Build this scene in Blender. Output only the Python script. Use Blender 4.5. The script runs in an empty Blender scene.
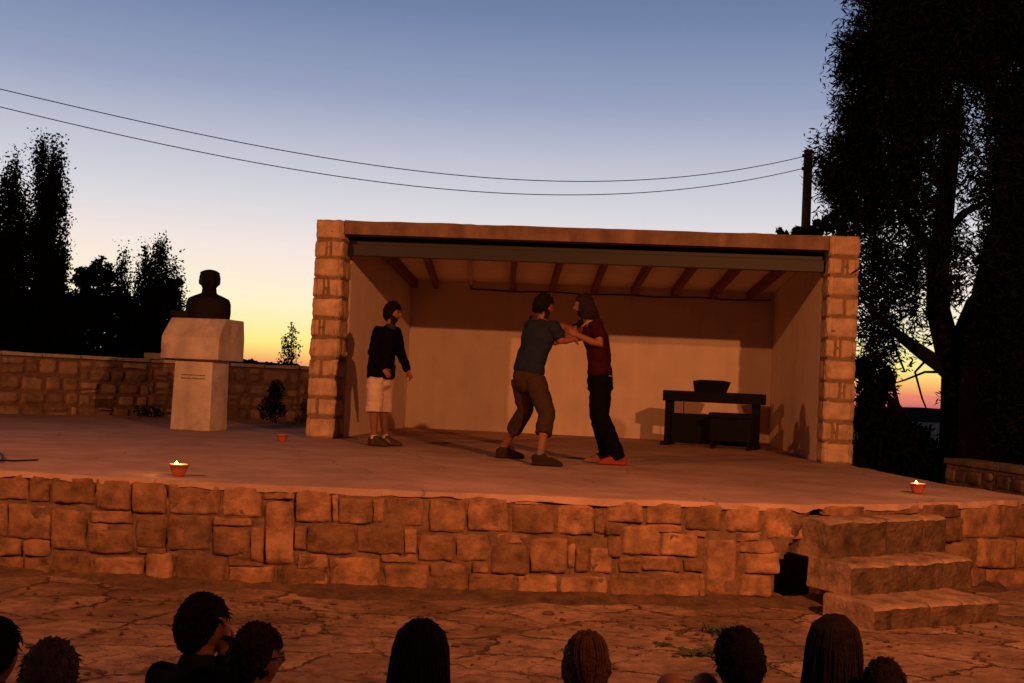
import bpy, math, random
import numpy as np
from mathutils import Vector, Matrix, noise
random.seed(7); RNG = np.random.default_rng(11)
sc = bpy.context.scene
COL = sc.collection
R = math.radians

# ------------------------------------------------------------------ camera
EYE = 1.53; FPX = 1151.0; PITCH = .0399; ROLL = .0455
cam = bpy.data.cameras.new('camera'); co = bpy.data.objects.new('camera', cam); COL.objects.link(co)
cam.sensor_width = 36; cam.lens = 36*FPX/1024; cam.clip_end = 9000; cam.clip_start = .1
co.matrix_world = Matrix.Translation((0, 0, EYE)) @ Matrix.Rotation(math.pi/2+PITCH, 4, 'X') @ Matrix.Rotation(ROLL, 4, 'Z')
sc.camera = co

# ------------------------------------------------------------------ dusk sky
w = bpy.data.worlds.new('World'); sc.world = w; w.use_nodes = True
nt = w.node_tree; nt.nodes.clear(); N = nt.nodes.new; L = nt.links.new
def mth(op, a, b=None, c=None):
    n = N('ShaderNodeMath'); n.operation = op
    for i, v in enumerate((a, b, c)):
        if v is None: continue
        if isinstance(v, (int, float)): n.inputs[i].default_value = v
        else: L(v, n.inputs[i])
    return n.outputs[0]
tc = N('ShaderNodeTexCoord'); nm = N('ShaderNodeVectorMath'); nm.operation = 'NORMALIZE'; L(tc.outputs['Generated'], nm.inputs[0])
sep = N('ShaderNodeSeparateXYZ'); L(nm.outputs[0], sep.inputs[0])
el = mth('ARCSINE', sep.outputs[2])
pos = mth('MULTIPLY_ADD', mth('POWER', mth('MAXIMUM', mth('DIVIDE', el, math.pi/2), 0.0), .5), 1.0, 0.0)   # sqrt of elevation, 0..1
def s2l(c): return tuple(((v/255+.055)/1.055)**2.4 if v > 10 else v/255/12.92 for v in c)
def ramp(stops):
    r = N('ShaderNodeValToRGB'); e = r.color_ramp.elements
    for i, (deg, c) in enumerate(stops):
        p = math.sqrt(max(deg, 0)/90)
        if i < 2: q = e[i]; q.position = p
        else: q = e.new(p)
        q.color = (*s2l(c), 1)
    L(pos, r.inputs[0]); return r.outputs[0]
glow = ramp([(0, (205, 108, 108)), (.45, (236, 134, 108)), (.95, (252, 186, 108)), (1.7, (254, 236, 136)), (2.7, (255, 241, 176)), (3.8, (255, 243, 206)),
             (6.2, (247, 231, 224)), (8.5, (219, 217, 223)), (10.9, (195, 197, 212)), (14, (152, 162, 192)), (18, (114, 132, 169)), (27, (46, 58, 88)), (42, (15, 18, 28)), (90, (7, 8, 12))])
east = ramp([(0, (34, 27, 30)), (8, (36, 32, 40)), (25, (22, 25, 36)), (90, (9, 11, 17))])
az = R(-13)
dot = N('ShaderNodeVectorMath'); dot.operation = 'DOT_PRODUCT'; L(nm.outputs[0], dot.inputs[0]); dot.inputs[1].default_value = (math.sin(az), math.cos(az), 0)
fac = N('ShaderNodeMapRange'); fac.interpolation_type = 'SMOOTHSTEP'; L(dot.outputs['Value'], fac.inputs[0])
fac.inputs[1].default_value = -.2; fac.inputs[2].default_value = .8
mix = N('ShaderNodeMix'); mix.data_type = 'RGBA'; L(fac.outputs[0], mix.inputs[0]); L(east, mix.inputs[6]); L(glow, mix.inputs[7])
bg = N('ShaderNodeBackground'); L(mix.outputs[2], bg.inputs[0]); bg.inputs[1].default_value = 1.0
wo = N('ShaderNodeOutputWorld'); L(bg.outputs[0], wo.inputs[0])

# ------------------------------------------------------------------ the two flood lamps that light the stage from both sides
def flood(name, loc, aim, power, cone, blend, col):
    l = bpy.data.lights.new(name, 'SPOT'); l.energy = power; l.color = col; l.spot_size = R(cone); l.spot_blend = blend; l.shadow_soft_size = .07
    o = bpy.data.objects.new(name, l); COL.objects.link(o); o.location = loc
    o.rotation_euler = (Vector(aim)-Vector(loc)).to_track_quat('-Z', 'Y').to_euler()
AMBER = (1, .315, .10)
flood('floodlight', (4.2, .46, 5.25), (.9, 17.0, 2.1), 4750, 110, 1.0, AMBER)
flood('floodlight', (-8.55, 1.65, 5.6), (.3, 18.0, 1.7), 3150, 102, 1.0, AMBER)
sc.view_settings.view_transform = 'Standard'; sc.view_settings.look = 'None'; sc.view_settings.gamma = 1; sc.view_settings.exposure = 0
sc.render.film_transparent = False
try: sc.cycles.use_denoising = True; sc.cycles.max_bounces = 8; sc.cycles.diffuse_bounces = 6; sc.cycles.sample_clamp_indirect = .6
except Exception: pass

# ------------------------------------------------------------------ geometry of the photograph: pixel -> point
cp, sp, cr, sr = math.cos(PITCH), math.sin(PITCH), math.cos(ROLL), math.sin(ROLL)
def ray(px, py):
    X = px-512; Y = 341.5-py
    a = X*cr-Y*sr; b = X*sr+Y*cr
    return Vector((a, FPX*cp-b*sp, FPX*sp+b*cp))
def at(px, py, Y): r = ray(px, py); return Vector((0, 0, EYE))+r*(Y/r.y)
def proj(p):
    q = Vector(p)-Vector((0, 0, EYE)); d = q.y*cp+q.z*sp; u = -q.y*sp+q.z*cp; a = FPX*q.x/d; b = FPX*u/d
    return 512+a*cr+b*sr, 341.5-(-a*sr+b*cr)
def inside(p, poly):
    c = False
    for (x0, y0), (x1, y1) in zip(poly, poly[1:]+poly[:1]):
        if (y0 > p[1]) != (y1 > p[1]) and p[0] < (x1-x0)*(p[1]-y0)/(y1-y0)+x0: c = not c
    return c
def onz(px, py, z): r = ray(px, py); return Vector((0, 0, EYE))+r*((z-EYE)/r.z)

# ------------------------------------------------------------------ helpers
def tag(o, label=None, cat=None, group=None, kind=None):
    if label: o['label'] = label
    if cat: o['category'] = cat
    if group: o['group'] = group
    if kind: o['kind'] = kind
    return o
def link_mesh(name, me, mat, parent=None, smooth=True):
    o = bpy.data.objects.new(name, me); COL.objects.link(o)
    if mat is not None: me.materials.append(mat)
    if smooth: me.polygons.foreach_set('use_smooth', [True]*len(me.polygons))
    if parent is not None: o.parent = parent
    return o
def thing(name, loc, rz=0):
    o = bpy.data.objects.new(name, None); COL.objects.link(o); o.location = loc; o.rotation_euler = (0, 0, rz); o.empty_display_size = .2
    return o
class MB:
    def __init__(s): s.v = []; s.f = []
    def add(s, vs, fs):
        n = len(s.v); s.v += [tuple(p) for p in vs]; s.f += [tuple(i+n for i in f) for f in fs]
    def box(s, x0, x1, y0, y1, z0, z1):
        s.add([(x0,y0,z0),(x1,y0,z0),(x1,y1,z0),(x0,y1,z0),(x0,y0,z1),(x1,y0,z1),(x1,y1,z1),(x0,y1,z1)],
              [(0,3,2,1),(4,5,6,7),(0,1,5,4),(1,2,6,5),(2,3,7,6),(3,0,4,7)])
    def hexa(s, b, t):      # bottom and top quads, both counter-clockwise from above
        s.add(list(b)+list(t), [(3,2,1,0),(4,5,6,7),(0,1,5,4),(1,2,6,5),(2,3,7,6),(3,0,4,7)])
    def tube(s, pts, rad, n=10, side=None, cap=True):
        pts = [Vector(p) for p in pts]; m = len(pts)
        rad = [rad]*m if isinstance(rad, (int, float)) else list(rad)
        rad = [(r, r) if isinstance(r, (int, float)) else r for r in rad]
        if cap:
            d0 = (pts[0]-pts[1]).normalized(); d1 = (pts[-1]-pts[-2]).normalized()
            c0 = min(rad[0])*.45; c1 = min(rad[-1])*.45
            pts = [pts[0]+d0*c0]+pts+[pts[-1]+d1*c1]
            rad = [(rad[0][0]*.6, rad[0][1]*.6)]+rad+[(rad[-1][0]*.6, rad[-1][1]*.6)]; m += 2
        vs = []; prev = Vector(side) if side is not None else None
        for i in range(m):
            t = (pts[min(i+1, m-1)]-pts[max(i-1, 0)])
            t = t.normalized() if t.length > 1e-9 else Vector((0, 0, 1))
            if prev is None: prev = Vector((1, 0, 0)) if abs(t.x) < .8 else Vector((0, 1, 0))
            ref = Vector(side) if side is not None else prev
            a = ref-t*ref.dot(t)
            if a.length < 1e-5: a = t.orthogonal()
            a.normalize(); b = t.cross(a); prev = a
            for k in range(n):
                q = 2*math.pi*k/n; vs.append(pts[i]+a*(rad[i][0]*math.cos(q))+b*(rad[i][1]*math.sin(q)))
        fs = [(i*n+k, i*n+(k+1) % n, (i+1)*n+(k+1) % n, (i+1)*n+k) for i in range(m-1) for k in range(n)]
        fs.append(tuple(range(n))[::-1]); fs.append(tuple((m-1)*n+k for k in range(n)))
        s.add(vs, fs)
    def lathe(s, c, prof, n=20):
        vs = [(c[0]+r*math.cos(2*math.pi*k/n), c[1]+r*math.sin(2*math.pi*k/n), c[2]+z) for r, z in prof for k in range(n)]
        m = len(prof)
        fs = [(i*n+k, i*n+(k+1) % n, (i+1)*n+(k+1) % n, (i+1)*n+k) for i in range(m-1) for k in range(n)]
        fs.append(tuple(range(n))[::-1]); fs.append(tuple((m-1)*n+k for k in range(n)))
        s.add(vs, fs)
    def ball(s, c, r, M=None, nu=18, nv=12, fn=None):
        vs = []; rr = (r, r, r) if isinstance(r, (int, float)) else r
        for j in range(nv+1):
            th = math.pi*j/nv
            for i in range(nu):
                ph = 2*math.pi*i/nu; d = Vector((math.sin(th)*math.cos(ph), math.sin(th)*math.sin(ph), math.cos(th)))
                p = Vector((d.x*rr[0], d.y*rr[1], d.z*rr[2]))
                if fn: p = fn(d, p)
                if M is not None: p = M @ p
                vs.append(Vector(c)+p)
        fs = [(j*nu+i, (j+1)*nu+i, (j+1)*nu+(i+1) % nu, j*nu+(i+1) % nu) for j in range(nv) for i in range(nu)]
        s.add(vs, fs)
    def mesh(s, name):
        me = bpy.data.meshes.new(name); me.from_pydata(s.v, [], s.f); me.update(); return me
    def build(s, name, mat, parent=None, smooth=False, bevel=0):
        o = link_mesh(name, s.mesh(name), mat, parent, smooth)
        if bevel:
            b = o.modifiers.new('bevel', 'BEVEL'); b.width = bevel; b.segments = 2; b.limit_method = 'ANGLE'; b.angle_limit = R(40)
        return o
    def melt(s, name, mat, parent=None, voxel=.009, smooth=4, wrinkle=0, wscale=9, extra=None):
        me = s.mesh('tmp'); o = bpy.data.objects.new('tmp', me); COL.objects.link(o)
        m = o.modifiers.new('r', 'REMESH'); m.mode = 'VOXEL'; m.voxel_size = voxel
        m2 = o.modifiers.new('s', 'SMOOTH'); m2.factor = .5; m2.iterations = smooth
        dg = bpy.context.evaluated_depsgraph_get()
        out = bpy.data.meshes.new_from_object(o.evaluated_get(dg)); out.name = name
        bpy.data.objects.remove(o); bpy.data.meshes.remove(me)
        out.materials.clear()
        if wrinkle:
            for v, nn in zip(out.vertices, [x.vector.copy() for x in out.vertex_normals]):
                q = v.co*wscale
                v.co += nn*(wrinkle*(noise.noise(Vector((q.x, q.y, q.z*1.7)))+.5*noise.noise(q*2.3)+.55))
        r = link_mesh(name, out, mat, parent, True)
        if extra:
            for mm, c, rad in extra:
                out.materials.append(mm); k = len(out.materials)-1
                for p in out.polygons:
                    if (rad(p.center-c) if callable(rad) else (p.center-c).length < rad): p.material_index = k
        return r

# ------------------------------------------------------------------ materials
def pmat(name, col, rough=.85, var=.25, scale=6, bump=.25, bscale=30, island=0, spec=.3, tint2=None, stain=None, coord='Object', crack=False, streak=0):
    m = bpy.data.materials.new(name); m.use_nodes = True; t = m.node_tree; b = t.nodes['Principled BSDF']
    b.inputs['Roughness'].default_value = rough; b.inputs['Specular IOR Level'].default_value = spec
    tc = t.nodes.new('ShaderNodeTexCoord')
    def nz(sca, det=6, rg=.6):
        n = t.nodes.new('ShaderNodeTexNoise'); n.inputs['Scale'].default_value = sca; n.inputs['Detail'].default_value = det; n.inputs['Roughness'].default_value = rg
        t.links.new(tc.outputs[coord], n.inputs['Vector']); return n.outputs['Fac']
    mr = t.nodes.new('ShaderNodeMapRange'); t.links.new(nz(scale), mr.inputs[0]); mr.inputs[1].default_value = .3; mr.inputs[2].default_value = .7
    mr.inputs[3].default_value = 1-var; mr.inputs[4].default_value = 1+var
    def mixc(f, a, c, mode='MIX'):
        x = t.nodes.new('ShaderNodeMix'); x.data_type = 'RGBA'; x.blend_type = mode
        for s, v in ((0, f), (6, a), (7, c)):
            if isinstance(v, (int, float)): x.inputs[s].default_value = v
            elif isinstance(v, tuple): x.inputs[s].default_value = (*v, 1)
            else: t.links.new(v, x.inputs[s])
        return x.outputs[2]
    base = col
    if tint2: base = mixc(nz(scale*.35, 3), col, tint2)
    if stain:
        s = t.nodes.new('ShaderNodeMapRange'); t.links.new(nz(scale*.6, 8, .7), s.inputs[0]); s.inputs[1].default_value = .52; s.inputs[2].default_value = .72
        base = mixc(s.outputs[0], base, stain)
    out = mixc(1.0, base, mr.outputs[0], 'MULTIPLY')
    if crack:
        wv = t.nodes.new('ShaderNodeVectorMath'); wv.operation = 'MULTIPLY_ADD'; nn_ = t.nodes.new('ShaderNodeTexNoise'); nn_.inputs['Scale'].default_value = 1.5; nn_.inputs['Detail'].default_value = 8; t.links.new(tc.outputs[coord], nn_.inputs['Vector'])
        t.links.new(nn_.outputs['Color'], wv.inputs[0]); wv.inputs[1].default_value = (.7, .7, 0); t.links.new(tc.outputs[coord], wv.inputs[2])
        vo = t.nodes.new('ShaderNodeTexVoronoi'); vo.voronoi_dimensions = '2D'; vo.feature = 'DISTANCE_TO_EDGE'; vo.inputs['Scale'].default_value = .42; t.links.new(wv.outputs[0], vo.inputs['Vector'])
        cr_ = t.nodes.new('ShaderNodeMapRange'); t.links.new(vo.outputs['Distance'], cr_.inputs[0]); cr_.inputs[1].default_value = 0; cr_.inputs[2].default_value = .006; cr_.inputs[3].default_value = .55; cr_.inputs[4].default_value = 1
        out = mixc(1.0, out, cr_.outputs[0], 'MULTIPLY')
        bl = t.nodes.new('ShaderNodeMapRange'); t.links.new(nz(.55, 7, .7), bl.inputs[0]); bl.inputs[1].default_value = .35; bl.inputs[2].default_value = .65; bl.inputs[3].default_value = .78; bl.inputs[4].default_value = 1.12
        out = mixc(1.0, out, bl.outputs[0], 'MULTIPLY')
        sp_ = t.nodes.new('ShaderNodeMapRange'); t.links.new(nz(26, 3, .5), sp_.inputs[0]); sp_.inputs[1].default_value = .66; sp_.inputs[2].default_value = .74; sp_.inputs[3].default_value = 1; sp_.inputs[4].default_value = .6
        out = mixc(1.0, out, sp_.outputs[0], 'MULTIPLY')
    if streak:
        mp_ = t.nodes.new('ShaderNodeMapping'); mp_.inputs['Scale'].default_value = (5, 5, .5); t.links.new(tc.outputs[coord], mp_.inputs[0]); nn_ = t.nodes.new('ShaderNodeTexNoise'); nn_.inputs['Scale'].default_value = 1; nn_.inputs['Detail'].default_value = 6; t.links.new(mp_.outputs[0], nn_.inputs['Vector'])
        q_ = t.nodes.new('ShaderNodeMapRange'); t.links.new(nn_.outputs['Fac'], q_.inputs[0]); q_.inputs[1].default_value = .35; q_.inputs[2].default_value = .65; q_.inputs[3].default_value = 1-streak; q_.inputs[4].default_value = 1+streak
        out = mixc(1.0, out, q_.outputs[0], 'MULTIPLY')
    if island:
        g = t.nodes.new('ShaderNodeNewGeometry'); q = t.nodes.new('ShaderNodeMapRange'); t.links.new(g.outputs['Random Per Island'], q.inputs[0])
        q.inputs[3].default_value = 1-island; q.inputs[4].default_value = 1+island
        out = mixc(1.0, out, q.outputs[0], 'MULTIPLY')
    t.links.new(out, b.inputs['Base Color'])
    if bump:
        bp = t.nodes.new('ShaderNodeBump'); bp.inputs['Strength'].default_value = bump; bp.inputs['Distance'].default_value = .02
        t.links.new(nz(bscale, 8, .65), bp.inputs['Height']); t.links.new(bp.outputs[0], b.inputs['Normal'])
    return m
STONE = pmat('wall stone', (.275, .15, .085), var=.45, scale=8, bump=.9, bscale=24, island=.34, tint2=(.20, .115, .07), stain=(.10, .062, .042), spec=.12)
PILLAR = pmat('pillar stone', (.50, .36, .24), var=.28, scale=7, bump=.5, bscale=24, island=.14, tint2=(.42, .28, .18), spec=.15)
OLDSTONE = pmat('old stone', (.24, .165, .11), var=.4, scale=6, bump=.6, bscale=20, island=.35, stain=(.12, .09, .06), spec=.15)
PMORTAR = pmat('pillar mortar', (.22, .145, .09), var=.3, scale=12, bump=.6, bscale=45, spec=.1)
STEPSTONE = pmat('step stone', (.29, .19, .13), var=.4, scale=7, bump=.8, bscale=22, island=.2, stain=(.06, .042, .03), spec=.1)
RISER_SHADE = pmat('shaded riser stone', (.10, .062, .04), var=.5, scale=9, bump=.9, bscale=24, island=.2, stain=(.05, .034, .024), spec=.1)  # darker copy of the step stone, shade painted onto the riser faces
DARKSTONE = pmat('dark wall stone', (.10, .07, .05), var=.4, scale=6, bump=.6, bscale=20, island=.25, spec=.1)  # darker than the other stones, for the low wall at the right
MORTAR = pmat('mortar', (.165, .10, .066), var=.35, scale=12, bump=.6, bscale=45, stain=(.10, .07, .05), spec=.1)
COPING = pmat('coping', (.34, .30, .26), var=.3, scale=5, bump=.4, bscale=25, spec=.15)
FLOOR = pmat('stage concrete', (.435, .285, .228), var=.12, scale=2.2, bump=.25, bscale=60, stain=(.37, .24, .19), spec=.15, crack=True)
PLASTER = pmat('plaster', (.68, .56, .46), var=.06, scale=2.5, bump=.06, bscale=90, stain=(.61, .50, .41), spec=.15, streak=.035)
FASCIA = pmat('fascia concrete', (.20, .125, .088), var=.3, scale=4, bump=.4, bscale=40, streak=.2, stain=(.2, .15, .1), spec=.15)
STEEL = pmat('painted steel', (.010, .0105, .009), rough=.55, var=.2, scale=5, bump=.08, bscale=50, spec=.4)
TIMBER = pmat('timber', (.20, .075, .042), var=.3, scale=9, bump=.2, bscale=40)
CEIL = pmat('ceiling board', (.80, .68, .56), var=.08, scale=3, bump=.05)
MARBLE = pmat('marble', (.50, .43, .38), streak=.15, rough=.6, var=.22, scale=3, bump=.05, bscale=40, stain=(.22, .17, .14), spec=.35)
BRONZE = pmat('dark bronze', (.007, .005, .004), rough=.6, var=.3, scale=9, bump=.2, spec=.12)
ENGRAVED = pmat('engraved line', (.15, .11, .085), var=.4, bump=0)
BLACK = pmat('black lacquer', (.006, .0055, .0055), rough=.6, var=.2, bump=.03, spec=.08)
TERRA = pmat('terracotta', (.36, .10, .05), var=.2, scale=20, bump=.1, spec=.2)
WOODPOLE = pmat('pole wood', (.10, .07, .05), var=.3, scale=6, bump=.3)
BARK = pmat('bark', (.010, .008, .0065), var=.4, scale=4, bump=.7, bscale=12, spec=.1)
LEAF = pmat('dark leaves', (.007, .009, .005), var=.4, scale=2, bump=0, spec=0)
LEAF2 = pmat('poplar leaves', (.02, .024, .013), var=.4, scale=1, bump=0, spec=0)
GRASSY = pmat('weed leaves', (.075, .085, .045), var=.3, bump=0, spec=.1)
EARTH = pmat('earth', (.10, .075, .055), var=.3, scale=.3, bump=.4, bscale=4, spec=.05)
SOIL = pmat('soil', (.12, .072, .05), var=.4, scale=9, bump=.9, bscale=45, stain=(.06, .038, .028), spec=.1)
HILL = pmat('hill scrub', (.06, .06, .055), var=.3, scale=.02, bump=0, spec=0)
WAX = pmat('wax', (.8, .55, .25), rough=.5, var=.05, bump=0)
SKIN = pmat('skin', (.22, .085, .05), rough=.6, var=.08, scale=12, bump=.03)
EYE_M = pmat('eye', (.03, .02, .02), rough=.3, var=0, bump=0)
LIP = pmat('lip', (.34, .12, .09), rough=.5, var=0, bump=0)
def cloth(name, c, var=.12): return pmat(name, c, rough=.9, var=var, scale=14, bump=.25, bscale=180, spec=.03)
def hairm(name, c):
    m = pmat(name, c, rough=.7, var=.4, scale=40, bump=.7, bscale=90, spec=.1)
    return m
H_BLACK = hairm('black hair', (.007, .005, .004)); H_BROWN = hairm('brown hair', (.020, .011, .008)); H_DARK = hairm('dark brown hair', (.02, .012, .009))
H_AUB = hairm('auburn hair', (.105, .045, .022)); H_LIGHT = hairm('greying hair', (.13, .08, .06))
def emit(name, col, s):
    m = bpy.data.materials.new(name); m.use_nodes = True; b = m.node_tree.nodes['Principled BSDF']
    b.inputs['Base Color'].default_value = (*col, 1); b.inputs['Emission Color'].default_value = (*col, 1); b.inputs['Emission Strength'].default_value = s; return m
FLAME = emit('flame', (1, .68, .25), 14)
HOTWAX = emit('glowing wax', (1, .42, .05), 1.3)

# flagstones
def flag_mat():
    m = bpy.data.materials.new('flagstones'); m.use_nodes = True; t = m.node_tree; b = t.nodes['Principled BSDF']; n = t.nodes.new; k = t.links.new
    b.inputs['Roughness'].default_value = .85; b.inputs['Specular IOR Level'].default_value = .12
    tc = n('ShaderNodeTexCoord')
    def noi(s, d=8, r=.65, out='Fac'):
        q = n('ShaderNodeTexNoise'); q.inputs['Scale'].default_value = s; q.inputs['Detail'].default_value = d; q.inputs['Roughness'].default_value = r; k(tc.outputs['Object'], q.inputs['Vector']); return q.outputs[out]
    def M(op, a, b_=None, c=None):
        q = n('ShaderNodeMath'); q.operation = op
        for i, v in enumerate((a, b_, c)):
            if v is None: continue
            if isinstance(v, (int, float)): q.inputs[i].default_value = v
            else: k(v, q.inputs[i])
        return q.outputs[0]
    def rng_(v, a, c, lo=0, hi=1, smooth=True):
        q = n('ShaderNodeMapRange'); q.interpolation_type = 'SMOOTHSTEP' if smooth else 'LINEAR'; k(v, q.inputs[0]); q.inputs[1].default_value = a; q.inputs[2].default_value = c; q.inputs[3].default_value = lo; q.inputs[4].default_value = hi; return q.outputs[0]
    def mixc(f, a, c, mode='MIX'):
        x = n('ShaderNodeMix'); x.data_type = 'RGBA'; x.blend_type = mode
        for s, v in ((0, f), (6, a), (7, c)):
            if isinstance(v, (int, float)): x.inputs[s].default_value = v
            elif isinstance(v, tuple): x.inputs[s].default_value = (*v, 1)
            else: k(v, x.inputs[s])
        return x.outputs[2]
    def warp(scale, amt, prev):
        sub = n('ShaderNodeVectorMath'); sub.operation = 'MULTIPLY_ADD'; k(noi(scale, 6, .7, 'Color'), sub.inputs[0]); sub.inputs[1].default_value = (amt, amt, 0); k(prev, sub.inputs[2]); return sub.outputs[0]
    wv = warp(7.0, .13, warp(1.1, .6, tc.outputs['Object']))
    mp = n('ShaderNodeMapping'); k(wv, mp.inputs[0]); mp.inputs['Scale'].default_value = (1.0, 1.3, 1); mp.inputs['Rotation'].default_value = (0, 0, .4)
    def vor(feat, sc_):
        v = n('ShaderNodeTexVoronoi'); v.voronoi_dimensions = '2D'; v.feature = feat; v.inputs['Scale'].default_value = sc_; v.inputs['Randomness'].default_value = 1; k(mp.outputs[0], v.inputs['Vector']); return v
    ve = vor('DISTANCE_TO_EDGE', 1.5); vc = vor('F1', 1.5); v2 = vor('DISTANCE_TO_EDGE', 4.2); c2 = vor('F1', 4.2)
    joint = rng_(ve.outputs['Distance'], .004, .035)                       # 0 in the joint
    crack = rng_(v2.outputs['Distance'], .0, .02)
    crack = M('MAXIMUM', crack, rng_(noi(.9, 4), .46, .54))
    filled = rng_(noi(1.7, 5), .42, .6, 0, .8)                             # joints that are filled flush with stone dust
    jm = M('MINIMUM', M('MAXIMUM', joint, filled), M('MAXIMUM', crack, M('MULTIPLY', filled, .8)))
    sepc = n('ShaderNodeSeparateColor'); k(vc.outputs['Color'], sepc.inputs[0]); sep2 = n('ShaderNodeSeparateColor'); k(c2.outputs['Color'], sep2.inputs[0])
    stone_ = mixc(sepc.outputs[0], (.22, .135, .095), (.355, .23, .17))
    stone_ = mixc(M('MULTIPLY', sep2.outputs[0], .35), stone_, (.15, .088, .06))
    stone_ = mixc(1.0, stone_, rng_(noi(1.0), .32, .68, .55, 1.25), 'MULTIPLY')
    stone_ = mixc(1.0, stone_, rng_(noi(11), .3, .7, .72, 1.22), 'MULTIPLY')
    stone_ = mixc(rng_(noi(2.3, 8, .7), .55, .72), stone_, (.10, .058, .04))
    k(mixc(jm, (.065, .04, .028), stone_), b.inputs['Base Color'])
    h = M('MULTIPLY_ADD', noi(3.2, 9, .6), 1.5, jm); h = M('MULTIPLY_ADD', sepc.outputs[1], .6, h); h = M('MULTIPLY_ADD', sep2.outputs[1], .18, h); h = M('MULTIPLY_ADD', noi(30, 6), .25, h)
    bp = n('ShaderNodeBump'); bp.inputs['Strength'].default_value = .9; bp.inputs['Distance'].default_value = .03; k(h, bp.inputs['Height']); k(bp.outputs[0], b.inputs['Normal'])
    return m
FLAG = flag_mat()

# ------------------------------------------------------------------ ground, hills
def ter(x, y):
    d = math.hypot(x, max(0, y-24)) if y > 24 else max(0, abs(x)-14)
    d = max(0, d-4)
    return -.02-min(45, .11*d**1.02)
ys = [-40, -15, 0, 6, 12, 18, 24, 28, 33, 40, 50, 65, 90, 130, 200, 350, 600, 1000, 2000, 4500]
xs = [-4500, -2000, -800, -350, -150, -80, -50, -30, -20, -14, -9, -4, 0, 4, 9, 14, 20, 30, 50, 80, 150, 350, 800, 2000, 4500]
g = MB()
g.v = [(x, y, ter(x, y)) for y in ys for x in xs]
nx = len(xs); g.f = [(j*nx+i, j*nx+i+1, (j+1)*nx+i+1, (j+1)*nx+i) for j in range(len(ys)-1) for i in range(nx-1)]
tag(g.build('ground', EARTH, smooth=True), kind='structure')
g = MB(); n1, n2 = 70, 60
for j in range(n2+1):
    for i in range(n1+1):
        x = -13+26*i/n1; y = -4+14.6*j/n2
        g.v.append((x, y, .004+.012*(noise.noise(Vector((x*.9, y*.9, 3)))+.6)))
g.f = [(j*(n1+1)+i, j*(n1+1)+i+1, (j+1)*(n1+1)+i+1, (j+1)*(n1+1)+i) for j in range(n2) for i in range(n1)]
tag(g.build('plaza', FLAG, smooth=True), kind='structure')
def hill(name, pts, depth, back):
    m = MB(); n = len(pts)
    for k, (px, py) in enumerate(pts):
        p = at(px, py, depth); f = at(px, py, depth-back); b_ = at(px, py, depth+back)
        m.v += [(f.x, f.y, -50), tuple(p), (b_.x, b_.y, -60)]
    m.f = [(3*i, 3*i+3, 3*i+4, 3*i+1) for i in range(n-1)]+[(3*i+1, 3*i+4, 3*i+5, 3*i+2) for i in range(n-1)]
    tag(m.build(name, HILL), kind='structure')
pts = [(-420, 336)]
for x in range(-400, 700, 12):
    base = np.interp(x, [-400, 0, 150, 205, 240, 250, 275, 305, 360, 480, 700], [338, 345, 352, 355, 357, 360, 363, 367, 374, 386, 399])
    pts.append((x, base+1.3*noise.noise(Vector((x*.045, 0, 0)))+.8*noise.noise(Vector((x*.16, 5, 0)))))
hill('hills', pts, 1400, 500)
pts = [(x, np.interp(x, [500, 760, 900, 960, 1030, 1500], [396, 404, 407, 410, 415, 432])+1.6*noise.noise(Vector((x*.02, 9, 0)))) for x in range(500, 1500, 20)]
hill('hills', pts, 3800, 500)

# ------------------------------------------------------------------ stones
def stone(mb, q, nrm, d, seed, na=8, nb=6, k=.3, rough=.012, back=.05):
    """q: four corners (bl, br, tr, tl); a rough hewn block bulging along nrm"""
    q = [Vector(p) for p in q]; nrm = Vector(nrm); vs = []
    for j in range(nb+1):
        for i in range(na+1):
            a = -1+2*i/na; b = -1+2*j/nb
            a = math.copysign(abs(a)**.7, a); b = math.copysign(abs(b)**.7, b)
            A = a*math.sqrt(1-k*b*b/2); B = b*math.sqrt(1-k*a*a/2)
            s, t = (A+1)/2, (B+1)/2
            p = (q[0]*(1-s)+q[1]*s)*(1-t)+(q[3]*(1-s)+q[2]*s)*t
            e = max(abs(a), abs(b))
            nz1 = noise.noise(p*6+Vector((seed*3.1, seed, 0))); nz2 = noise.noise(p*19+Vector((seed, 0, seed*2)))
            h = d*(1-e**12)*(.8+.35*nz1)+rough*(nz2*.6+.6*nz1)*(1-e**12)
            if e > .995: h = -back
            u = Vector((nz2, noise.noise(p*14+Vector((0, seed, 5))), 0))*.011
            w_ = (q[1]-q[0]).normalized()
            vs.append(p+nrm*h+w_*u.x+Vector((0, 0, u.y)))
    fs = [(j*(na+1)+i, j*(na+1)+i+1, (j+1)*(na+1)+i+1, (j+1)*(na+1)+i) for j in range(nb) for i in range(na)]
    mb.add(vs, fs)
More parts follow.
